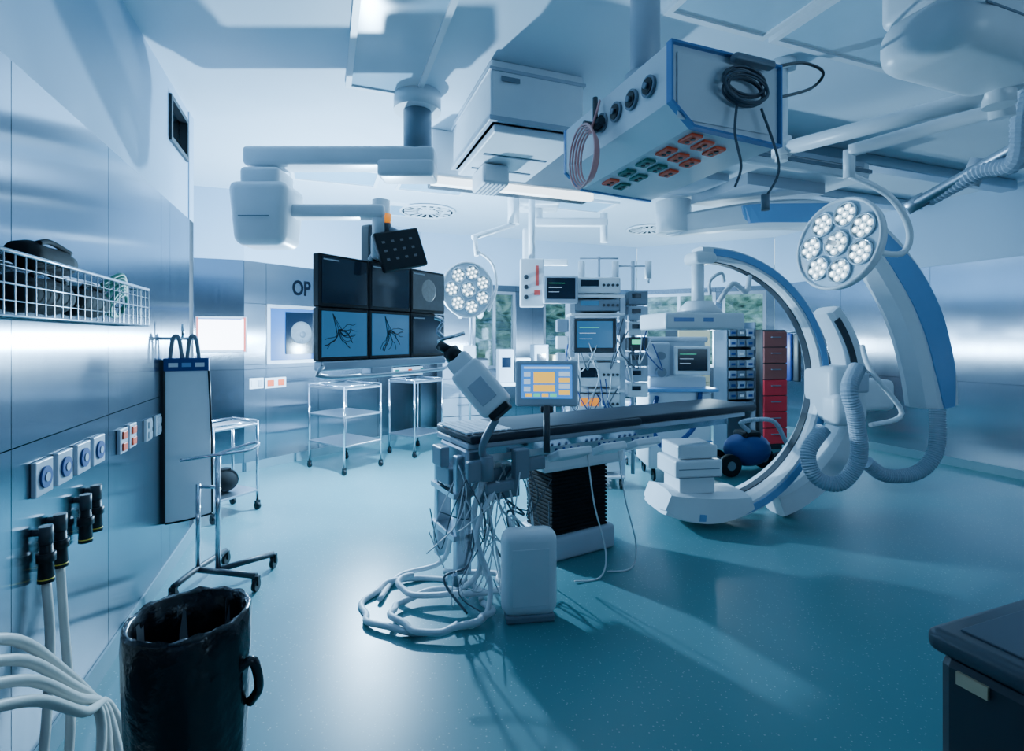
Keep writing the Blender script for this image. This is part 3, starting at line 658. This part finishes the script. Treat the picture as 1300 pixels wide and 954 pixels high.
m=t.W();m.box(P(675,360,5.2),(.24,.18,.48),b=.015);bx=t.part('box_body',m,white)
q=P(682,350,5.1)
for a,b in(((q.x,q.y,q.z),(.03,.01,.2)),((q.x,q.y,q.z-.17),(.06,.01,.05))):
    m=t.W();m.box(a,b);t.part('red_marking',m,redpaper,parent=bx)
q=P(668,362,5.1)
for i in range(3):
    m=t.W();m.cyl((q.x,q.y+.01,q.z-.12+.1*i),(q.x,q.y-.015,q.z-.12+.1*i),.022,n=14);t.part('outlet',m,dgrey,parent=bx)
q=P(675,330,5.2);m=t.W();m.cyl(q,(q.x,q.y,CZ),.035,n=14);t.part('hanger',m,white)
t=Thing('infusion_stand','chrome infusion stand with two hanging bottles','infusion stand',(-.55,6.7,0))
m=t.L();m.cyl((0,0,.08),(0,0,2.0),.014)
for i in range(5):
    a=i*1.256;m.cyl((0,0,.1),(.24*math.cos(a),.24*math.sin(a),.02),.014)
m.cyl((-.15,0,1.98),(.15,0,1.98),.008);t.part('stand_pole',m,chrome)
for x in(-.13,.13):
    m=t.L();m.lathe([(.0,.0),(.02,.0),(.045,.04),(.045,.16),(.02,.19),(0,.19)],c=(x,0,1.76));m.cyl((x,0,1.95),(x,0,1.98),.004);t.part('bottle',m,paper)
m=t.L();m.box((0,-.06,1.3),(.16,.12,.22),b=.015);t.part('pump',m,offw)
t=Thing('instrument_table','white covered instrument table with stacked boxes','instrument table',(.22,6.9,0),10)
m=t.L();m.box((0,0,.9),(.9,.5,.04),b=.008);t.part('table_top',m,white)
m=t.L()
for x in(-.42,.42):
    for y in(-.22,.22): m.bx(x-.015,x+.015,y-.015,y+.015,0,.88)
m.box((0,0,.35),(.86,.46,.02));t.part('table_frame',m,alu)
for i,(x,w,h,mm) in enumerate(((-.32,.2,.44,offw),(-.09,.2,.32,white),(.15,.2,.5,grey),(.36,.1,.36,beige))):
    m=M();m.box((0,0,h/2),(w,.26,h),b=.012);m.box((0,-.131,h*.6),(w*.6,.004,h*.3),m=1);b_=Matrix.Rotation(math.radians(10),4,'Z')@Vector((x,0,0))
    solo('supply_box','small boxed supply container standing on the table','box',m,[mm,dblue if i%2 else scr_dark],(.22+b_.x,6.9+b_.y,.921),10,group='boxes on the instrument table')
# anaesthesia machine
t=Thing('anaesthesia_machine','white anaesthesia machine with blue trim and small screen','anaesthesia machine',(1.75,5.6,0))
m=t.L();m.bx(-.33,.33,-.28,.28,.14,.95,b=.03,seg=3);m.bx(-.3,.3,-.2,.28,.95,1.1,b=.02);t.part('cabinet_body',m,white)
m=t.L();m.bx(-.37,.37,-.36,.28,.95,.985,b=.01);t.part('worktop',m,lblue,'blue worktop edge')
for z in(.42,.7):
    m=t.L();m.bx(-.33,.33,-.29,-.28,z,z+.02);t.part('drawer_line',m,lblue)
m=t.L();m.bx(-.34,-.08,-.22,.1,1.1,1.46,b=.03,seg=3);m.bx(-.4,.4,.0,.25,1.46,1.52,b=.02);m.bx(-.36,.36,.0,.2,1.1,1.46);t.part('upper_module',m,offw)
monitor(t,fr((1.87,5.3,1.27),-6),.36,.3,scr_dark,white)
for z,r in((1.15,.05),(1.32,.04)):
    m=t.L();m.cyl((-.2,-.22,z),(-.2,-.31,z),r,n=16);t.part('gauge',m,grey)
m=t.L();m.tube([(-.25,-.3,.9),(-.32,-.4,.6),(-.2,-.45,.4),(.1,-.4,.6),(.2,-.3,.95)],.025,n=10,corr=.02);t.part('breathing_hose',m,dblue,'blue corrugated breathing hose')
for x in(-.26,.26):
    for y in(-.2,.2):
        m=t.L();castor(m,x,y,.06);t.part('castor',m,black)
t=Thing('supply_rack','metal rack with rows of small clear supply bins','storage rack',(3.04,7.0,0),12)
m=t.L();m.bx(-.22,-.2,-.15,.15,0,1.72);m.bx(.2,.22,-.15,.15,0,1.72);m.bx(-.2,.2,.13,.15,0.1,1.72);t.part('rack_frame',m,grey)
for r in range(8):
    for c in range(3):
        z=.55+.14*r; x=-.13+.13*c
        m=t.L();m.bx(x-.058,x+.058,-.16,.12,z,z+.1,b=.006);m.bx(x-.03,x+.03,-.165,-.16,z+.03,z+.06,m=1);t.part('supply_bin',m,[grey if (r+c)%3 else offw,paper if (r*c)%2 else dblue])
def cabinet(name,label,loc,rz,w,d,h,rows,mA,mB=None,split=0):
    t=Thing(name,label,'cabinet',loc,rz)
    m=M();m.bx(-w/2,w/2,-d/2+.02,d/2,.06,h,b=.008);m.bx(-w/2+.03,w/2-.03,-d/2+.06,d/2,0,.06);t.part('cabinet_body',m,dgrey)
    z=.08;hh=(h-.1)/rows
    for i in range(rows):
        m=M();m.bx(-w/2+.004,w/2-.004,-d/2-.005,-d/2+.019,z+.006,z+hh-.006,b=.004);o=t.part('drawer',m,mA if i<rows-split else mB)
        m=M();m.bx(-w*.2,w*.2,-d/2-.025,-d/2-.006,z+hh*.6,z+hh*.6+.012);t.part('handle',m,grey,parent=o); z+=hh
cabinet('drawer_cabinet','red drawer cabinet with plain brown upper part',(3.50,7.05,0),12,.36,.36,1.62,7,redcab,brown,3)
cabinet('storage_cabinet','beige storage cabinet standing by the window',(2.60,7.6,0),10,.5,.4,1.65,4,beige,beige,0)
cabinet('storage_cabinet','pale blue-grey storage cabinet by the back window',(-.75,7.75,0),20,.7,.4,1.2,4,offw,offw,0)
t=Thing('suction_unit','blue wheeled suction unit with grey hose','suction unit',(2.64,5.75,0),10)
m=t.L();m.sph((0,0,.26),.2,sc=(1.35,1,.95),n=20);t.part('tank',m,dblue,'blue rounded tank')
m=t.L();m.box((0,0,.42),(.22,.22,.1),b=.03);t.part('motor_head',m,black)
for x in(-.3,.3):
    for y in(-.17,.11):
        m=t.L();m.cyl((x,y,.12),(x,y+.06,.12),.12,n=20);m.cyl((x,y-.004,.12),(x,y,.12),.05,m=1,n=16);t.part('wheel',m,[black,grey])
m=t.L();m.tube([(-.05,-.1,.48),(-.2,-.2,.6),(.1,-.28,.62),(.3,-.22,.4),(.45,-.15,.2)],.025,corr=.02,n=10);t.part('suction_hose',m,offw)
t=Thing('hanging_aprons','pale and dark protective aprons hanging on a wall rail','aprons',(4.12,7.8,.6),-70)
m=M();m.cyl((-.3,0,1.0),(.3,0,1.0),.015);t.part('rail',m,chrome)
for i in range(5):
    m=M();m.box((-.26+.13*i,.0,.62),(.11,.06,.72),b=.03,seg=3);t.part('apron',m,[paper,dgrey,board,dblue,dgrey][i])
# ---------------------------------------------------------------- carts
def cart(label,loc,rz,w,d,h,shelves):
    t=Thing('instrument_trolley',label,'trolley',loc,rz,group='steel trolleys')
    m=M()
    for x in(0.02,w-.02):
        for y in(.02,d-.02): m.cyl((x,y,.08),(x,y,h+.02),.013,n=10)
    m.cyl((.02,.02,h+.02),(w-.02,.02,h+.02),.01);m.cyl((.02,d-.02,h+.02),(w-.02,d-.02,h+.02),.01);m.cyl((.02,.02,h+.02),(.02,d-.02,h+.02),.01);m.cyl((w-.02,.02,h+.02),(w-.02,d-.02,h+.02),.01);t.part('frame',m,chrome)
    for z in shelves:
        m=M();m.bx(.01,w-.01,.01,d-.01,z,z+.02,b=.004);t.part('shelf',m,alu)
    for x in(0.02,w-.02):
        for y in(.02,d-.02):
            m=M();castor(m,x,y,.032);t.part('castor',m,black)
cart('tall steel instrument trolley with open shelves',(-1.83,5.57,0),55,.55,.68,.95,(.3,.62,.93))
cart('steel instrument trolley beside the wall',(-1.22,6.4,0),55,.55,.5,.95,(.25,.93))
cart('small steel side table with two shelves',(-2.40,4.1,0),65,.45,.36,.76,(.16,.74))
m=M();m.sph((0,0,.1),.1,sc=(1.1,1.1,1));m.cyl((0,0,.17),(0,0,.2),.05)
solo('waste_pot','dark rounded pot on the side table shelf','pot',m,rubber,(-2.47,4.4,.182))
t=Thing('rolling_stand','chrome rolling stand with curved handle and black castors','rolling stand',(-1.78,3.1,0))
m=t.L();m.cyl((0,0,.1),(0,0,.79),.016);m.cyl((-.12,0,.1),(-.12,0,.62),.014);m.cyl((-.12,0,.6),(0,0,.6),.01)
m.tube([(-.15,-.12,.79),(.0,-.1,.81),(.2,-.06,.83),(.24,.0,.85),(.2,.03,.86),(0,0,.8)],.01);t.part('upright',m,chrome)
m=t.L();m.tube([(-.14,-.2,.09),(-.12,0,.11),(-.12,.3,.09)],.018,sub=3);m.cyl((-.12,0,.1),(.26,-.06,.09),.018);m.cyl((0,0,.1),(.22,.25,.09),.018);t.part('base',m,dgrey)
for x,y in((-.14,-.2),(-.12,.3),(.26,-.06),(.22,.25)):
    m=t.L();castor(m,x,y,.036);t.part('castor',m,black)
t=Thing('transfer_board','thin hanging patient transfer board with black edge and pale cover','transfer board',(-2.0,3.16,.37),22)
m=t.L();m.add([(-.12,0,0),(.13,0,.03),(.11,0,1),(-.12,0,1),(-.12,.02,0),(.13,.02,.03),(.11,.02,1),(-.12,.02,1)],[[0,1,2,3],[4,5,6,7],[0,1,5,4],[1,2,6,5],[2,3,7,6],[3,0,4,7]]);t.part('board_panel',m,board,'pale vinyl cover')
m=t.L();m.bx(-.165,-.118,-.012,.03,-.0,1.0,b=.008);t.part('edge_binding',m,black,'black binding')
m=t.L();m.bx(-.13,.115,-.012,.03,.93,1.01,b=.006);t.part('top_strip',m,dblue,'dark blue top strip')
for i in range(3):
    m=t.L();m.bx(-.1+.07*i,-.05+.07*i,-.015,-.0125,.955,.98);t.part('label_strip',m,[paper,lblue,paper][i])
m=t.L();m.tube([(.112,-.002,.93),(.128,-.002,.5),(.131,-.002,.04)],.006,sub=2);m.tube([(.13,-.002,.035),(0,-.002,.01),(-.12,-.002,.0)],.006,sub=2);t.part('dark_piping',m,black)
for x in(-.06,.03):
    m=t.L();m.tube([(x-.035,.01,1.0),(x-.02,.01,1.13),(x+.01,.01,1.13),(x+.03,.01,1.0)],.013);t.part('hanging_strap',m,grey)
m=t.L();m.cyl((-.03,.01,1.12),(-.03,.01,1.22),.008);m.cyl((-.2,.01,1.13),(.04,.01,1.13),.01);t.part('hook',m,chrome)
# ---------------------------------------------------------------- left wall items
def WL(Y,z,off=0): return R(-.92+off,Y,z)
for i,u in enumerate((50,77,101,121)):
    D=637.5/(410-u); Y=(D+.319)/.938
    t=Thing('wall_socket','square wall socket with round dark blue centre','socket',WL(Y,1.02),RZ,group='blue wall sockets')
    m=M();m.box((.009,0,0),(.016,.12,.12),b=.004);t.part('plate',m,offw)
    m=M();m.cyl((.016,0,0),(.024,0,0),.038,n=24);m.cyl((.024,0,0),(.027,0,0),.016,n=16,m=1);t.part('socket_insert',m,[dblue,offw])
for i,(u,mt_,v) in enumerate(((153,red,560),(165,red,553),(186,white,546),(198,white,540))):
    D=637.5/(410-u); Y=(D+.319)/.938; z=1.5+(430-v)/650*D
    t=Thing('wall_socket','red wall power socket' if i<2 else 'white wall power socket','socket',WL(Y,z),RZ,group='small wall sockets')
    m=M();m.box((.009,0,0),(.016,.1,.12),b=.004);t.part('plate',m,white if i>1 else offw)
    for z_ in(.028,-.028):
        m=M();m.box((.021,0,z_),(.008,.055,.038),b=.003);t.part('socket_insert',m,mt_)
for i,(Y,z) in enumerate(((2.19,.84),(2.29,.85),(2.5,.86),(2.6,.87))):
    t=Thing('gas_coupler','small dark hose coupler hung on the steel wall','hose coupler',WL(Y,z),RZ,group='hose couplers')
    m=M();m.cyl((.0,0,0),(.035,0,0),.012,n=14);m.cyl((.035,0,.02),(.035,0,-.04),.02,n=14);t.part('peg',m,dgrey)
    m=M();m.cyl((.035,0,-.04),(.035,0,-.17),.018,r2=.024,n=14);m.cyl((.035,0,-.07),(.035,0,-.10),.027,n=14);t.part('coupler_body',m,black)
    m=M();m.cyl((.035,0,-.155),(.035,0,-.165),.0235,n=14);t.part('ring',m,yellow)
t=Thing('gas_hose','bundle of pale thick hoses hanging by the wall','hoses',WL(2.2,.0,.1),RZ)
m=t.W()
for i,(Y,z) in enumerate(((2.19,.665),(2.29,.675))):
    m.tube([WL(Y,z,.035),WL(Y-.01,z-.2,.05),WL(Y-.12,.2,.08+.03*i),WL(Y-.3,.04,.12+.03*i),WL(Y-.7,.03,.18+.03*i)],.014,n=10)
for i in range(4):
    k=.08*i;m.tube([WL(1.2,.40+k,.06+.03*i),WL(1.45,.76-.05*i+k*.2,.08+.02*i),WL(1.75,.70-.06*i,.12+.02*i),WL(2.0,.46-.05*i,.15+.02*i),WL(2.15+.02*i,.2,.2),WL(2.0+.05*i,.03,.24+.02*i)],.015,n=10)
t.part('hose_bundle',m,hose)
m=t.W();m.tube([WL(1.42,.98,0.01),WL(1.42,.98,.16),WL(1.42,.72,.18),WL(1.42,.70,.01)],.008,sub=1);t.part('wall_bracket',m,chrome)
t=Thing('wire_basket','chrome wire basket on the wall filled with dark cables','wire basket',WL(2.0,1.56),RZ)
m=M()
x0,x1,y0,y1,z1=.015,.15,-.95,.86,.17
for z,r in((0,.004),(z1,.006),(z1*.5,.003)):
    for a,b in(((x0,y0,z),(x1,y0,z)),((x1,y0,z),(x1,y1,z)),((x1,y1,z),(x0,y1,z)),((x0,y1,z),(x0,y0,z))): m.cyl(a,b,r,n=6)
n=34
for i in range(n+1):
    y=y0+(y1-y0)*i/n; m.cyl((x1,y,0),(x1,y,z1),.002,n=5,cap=False);m.cyl((x0,y,0),(x1,y,0),.002,n=5,cap=False)
for i in range(1,4):
    x=x0+(x1-x0)*i/4;m.cyl((x,y0,0),(x,y1,0),.002,n=5,cap=False);m.cyl((x,y1,0),(x,y1,z1),.002,n=5,cap=False)
for z in(.04,.13): m.cyl((x1,y0,z),(x1,y1,z),.0018,n=5)
t.part('wire_frame',m,mat('dull_wire',(.30,.35,.40),.3,1.0))
for Y,z,l,r in((2.0,1.635,.17,.06),(2.34,1.635,.15,.055),(2.06,1.755,.16,.045)):
    m=M();m.lathe([(0,-l),(r*.7,-l*.97),(r,-l*.6),(r*.9,0),(r,l*.6),(r*.8,l*.95),(0,l)],ax=(0,1,0));m.tube([(r*.6,-l*.6,r*.8),(r*.4,0,r*1.2),(r*.6,l*.7,r*.8)],.009)
    solo('rolled_cable_bundle','dark rolled cuff lying in the wire basket','cable bundle',m,rubber,WL(Y,z,.08),RZ)
m=M()
for k in range(7):
    m.tube([(0.02*math.sin(k),-.12,0.0+.02*k),(.03,0,.09+.014*k),(0,.13,.06),(-.03,.12,-.0),(.0,-.06,.01*k)],.008)
solo('green_cord','tangled green cord resting in the wire basket','cord',m,mesh_green,WL(2.66,1.6,.08),RZ)
# waste bin
t=Thing('waste_bin','round waste bin lined with a black plastic bag','waste bin',(-1.02,1.62,0))
m=t.L();m.lathe([(.12,0),(.13,.01),(.16,.60),(.155,.60),(.125,.02),(0,.02)],n=36);t.part('bin_body',m,dgrey)
m=t.L();vs=[];n=64;pr=[(.150,.08),(.165,.3),(.172,.45),(.176,.56),(.176,.62),(.168,.635),(.155,.625),(.148,.5),(.14,.3),(.12,.1),(.0,.09)]
rr=random.Random(2);jit=[.5*math.sin(7*2*math.pi*i/n)+.5*math.sin(13*2*math.pi*i/n+1)+.3*rr.uniform(-1,1) for i in range(n)]
for j,(r,z) in enumerate(pr):
    for i in range(n):
        a=2*math.pi*i/n; q=r*(1+(.025 if j not in(4,5,6) else .01)*jit[(i+j)%n]*(1 if j!=10 else 0)); vs.append((q*math.cos(a),q*math.sin(a),z+.007*jit[(i+2*j)%n]))
m.add(vs,[[j*n+i,j*n+(i+1)%n,(j+1)*n+(i+1)%n,(j+1)*n+i] for j in range(len(pr)-1) for i in range(n)],0,True);t.part('bin_bag',m,bag,'glossy black bin bag folded over the rim')
m=t.L();m.tube([(.16,-.02,.46),(.2,.0,.48),(.205,.03,.38),(.17,.04,.32)],.015);t.part('bag_knot',m,bag)
# dark cart bottom right
t=Thing('utility_cart','dark grey plastic utility cart with a yellow label','cart',(.825,1.025,0),RZ)
cg=mat('cart_blue_grey',(.04,.052,.07),.4)
m=M();m.bx(.015,.7,-.6,-.015,.08,.88,b=.02);t.part('cart_body',m,dgrey)
m=M();m.bx(0,.72,-.62,.0,.881,.928,b=.018,seg=3);t.part('worktop',m,cg)
m=M();m.bx(.04,.68,-.58,-.04,.927,.932,b=.002);t.part('worktop_mat',m,mat('worktop_mat',(.08,.095,.12),.5))
m=M();m.bx(.008,.0145,-.10,-.05,.838,.862);t.part('label_plate',m,beige,'pale yellow label')
for x,y in((.08,-.08),(.62,-.08),(.08,-.52),(.62,-.52)):
    m=M();castor(m,x,y,.033);t.part('castor',m,black)
# ---------------------------------------------------------------- fittings
AD=ang(P1,P2)
q0=(P1+(P2-P1).normalized()*((sa+sb)/2));q=Vector((q0.x,q0.y,1.55))
t=Thing('wall_monitor','recessed wall screen showing a blue body scan image','screen',(q.x,q.y,q.z),AD)
w=sb-sa
m=M();m.bx(-w/2,w/2,-.02,.0,-.35,-.31);m.bx(-w/2,w/2,-.02,.0,.31,.35);m.bx(-w/2,-w/2+.04,-.02,0,-.31,.31);m.bx(w/2-.04,w/2,-.02,0,-.31,.31);t.part('frame',m,alu)
m=M();m.bx(-w/2+.04,w/2-.04,.03,.05,-.31,.31);sc=t.part('screen',m,mat('blue_light_screen',(.02,.08,.22),.2,emit=(.06,.25,.7),es=.45))
m=M();m.bx(-.08,w/2-.05,.015,.029,-.24,.27);t.part('scan_panel',m,scr_dark,parent=sc)
m=M();m.lathe([(.125,.0),(.14,.0),(.14,.006),(.125,.006),(.125,0)],c=(.12,.014,.02),ax=(0,-1,0),n=28);m.lathe([(.0,.0),(.04,.0),(.04,.006),(.0,.006)],c=(.14,.014,.0),ax=(0,-1,0),n=20);m.lathe([(.0,.0),(.02,.0),(.02,.006),(.0,.006)],c=(.12,.014,-.08),ax=(0,-1,0),n=14);t.part('scan_image',m,[mat('scan_body',(.08,.11,.14),.4,emit=(.25,.4,.55),es=.4,var=.6,scale=30)],parent=sc)
q=wallpt(P1,P2,371,374)
cu=bpy.data.curves.new('lettering','FONT');cu.body='OP';cu.size=.25;cu.extrude=.002;cu.offset=.006
to=bpy.data.objects.new('wall_lettering',cu);COL.objects.link(to);bpy.context.view_layer.update()
dg=bpy.context.evaluated_depsgraph_get();me=bpy.data.meshes.new_from_object(to.evaluated_get(dg));bpy.data.objects.remove(to)
me.materials.clear();me.materials.append(textm)
for v in me.vertices: v.co.x*=.74
to=bpy.data.objects.new('wall_lettering',me);COL.objects.link(to)
nrm=Vector((math.sin(math.radians(AD)),-math.cos(math.radians(AD)),0))
to.matrix_world=Matrix.Translation(q+nrm*.003)@Matrix.Rotation(math.radians(AD),4,'Z')@Matrix.Rotation(math.pi/2,4,'X')
to['label']='dark bold letters reading OP on the wall';to['category']='lettering'
def fitting(u,v,A,B,w,h,body,inserts,label,name='wall_socket_strip',cat='socket strip'):
    q=wallpt(A,B,u,v);t=Thing(name,label,cat,(q.x,q.y,q.z),ang(A,B))
    m=M();m.box((0,-.011,0),(w,.02,h),b=.004);t.part('plate',m,body)
    n=len(inserts)
    for i,mm in enumerate(inserts):
        x=-w/2+w*(i+.5)/n;m=M();m.box((x,-.026,0),(w/n*.6,.01,h*.6),b=.003);t.part('socket_insert',m,mm)
fitting(527,471,P1,P2,.9,.13,white,[green,white,red,white,green,green,white],'long white wall strip with green and red sockets')
fitting(349,486,P1,P2,.26,.12,white,[red,red],'white plate with two red wall sockets')
fitting(325,487,P1,P2,.16,.12,white,[white,offw],'white double wall socket')
q=wallpt(P0,P1,282,425)
t=Thing('x_ray_light_box','bright wall light box with red and blue film edges','light box',(q.x,q.y,q.z),ang(P0,P1))
m=M();m.box((0,-.02,0),(.5,.035,.4),b=.008);t.part('box_frame',m,offw)
m=M();m.box((0,-.041,0),(.44,.006,.34));t.part('lit_screen',m,mat('light_box_glow',(.95,.9,.95),.3,emit=(1,.88,.94),es=6))
for x in(-.23,.23):
    m=M();m.box((x,-.045,0),(.02,.01,.38));t.part('coloured_edge',m,redpaper,'red edge')
m=M();m.box((-.02,-.046,.17),(.44,.008,.012));t.part('coloured_edge',m,blue,'blue edge')
# ---------------------------------------------------------------- camera, lights, world
cam=bpy.data.cameras.new('camera');co=bpy.data.objects.new('camera',cam);COL.objects.link(co);co.location=(0,0,H);co.rotation_euler=(math.pi/2,0,0)
cam.lens=18;cam.sensor_width=36;cam.shift_y=-47/1300;cam.clip_start=.05;bpy.context.scene.camera=co
def area(name,loc,target,sx,sy,e,col):
    l=bpy.data.lights.new(name,'AREA');l.shape='RECTANGLE';l.size=sx;l.size_y=sy;l.energy=e;l.color=col
    o=bpy.data.objects.new(name,l);COL.objects.link(o);o.location=loc
    o.rotation_euler=(Vector(target)-Vector(loc)).to_track_quat('-Z','Y').to_euler();return o
def point(name,loc,r,e,col):
    l=bpy.data.lights.new(name,'POINT');l.shadow_soft_size=r;l.energy=e;l.color=col
    o=bpy.data.objects.new(name,l);COL.objects.link(o);o.location=loc;return o
cool=(.34,.64,1.0)
point('key_lamp_behind_monitors',P(470,432,5.0),.04,680,(.42,.72,1))
point('added_glow_behind_tower',Vector((.75,6.15,1.3)),.08,260,(.46,.76,1))  # added hidden light, brightens the centre of the room
point('added_light_by_window',P(905,440,7.9),.12,150,(.52,.80,1))  # added light, makes the floor highlight in front of the right window
area('added_recess_light',R(-1.55,4.9,1.45),(-1.5,7.2,1.45),.5,.3,70,(.48,.78,1))  # added out of view, throws glare on the diagonal wall
area('added_ceiling_fill_left',R(.38,1.4,3.12),R(.38,1.4,0),.4,1.2,3,cool)  # soft fill added below the near left ceiling panel
area('added_ceiling_fill_right',R(3.9,1.5,3.12),R(3.9,1.5,0),2.6,1.0,5,cool)  # fill light added below the right ceiling panels
area('added_ceiling_fill_far',R(1.6,6.0,3.12),R(1.6,6.0,0),2.4,.6,22,cool)  # added fill for the far end of the room
area('added_rear_strip_light',R(3.0,-2.3,1.5),R(3,3,1.4),3.2,.18,30,(.42,.70,1))  # unseen strip added behind the camera for bright streaks in the cladding
w=bpy.data.worlds.new('world');bpy.context.scene.world=w;w.use_nodes=True;bg=w.node_tree.nodes['Background']
bg.inputs[0].default_value=(.6,.8,1,1);bg.inputs[1].default_value=2.2
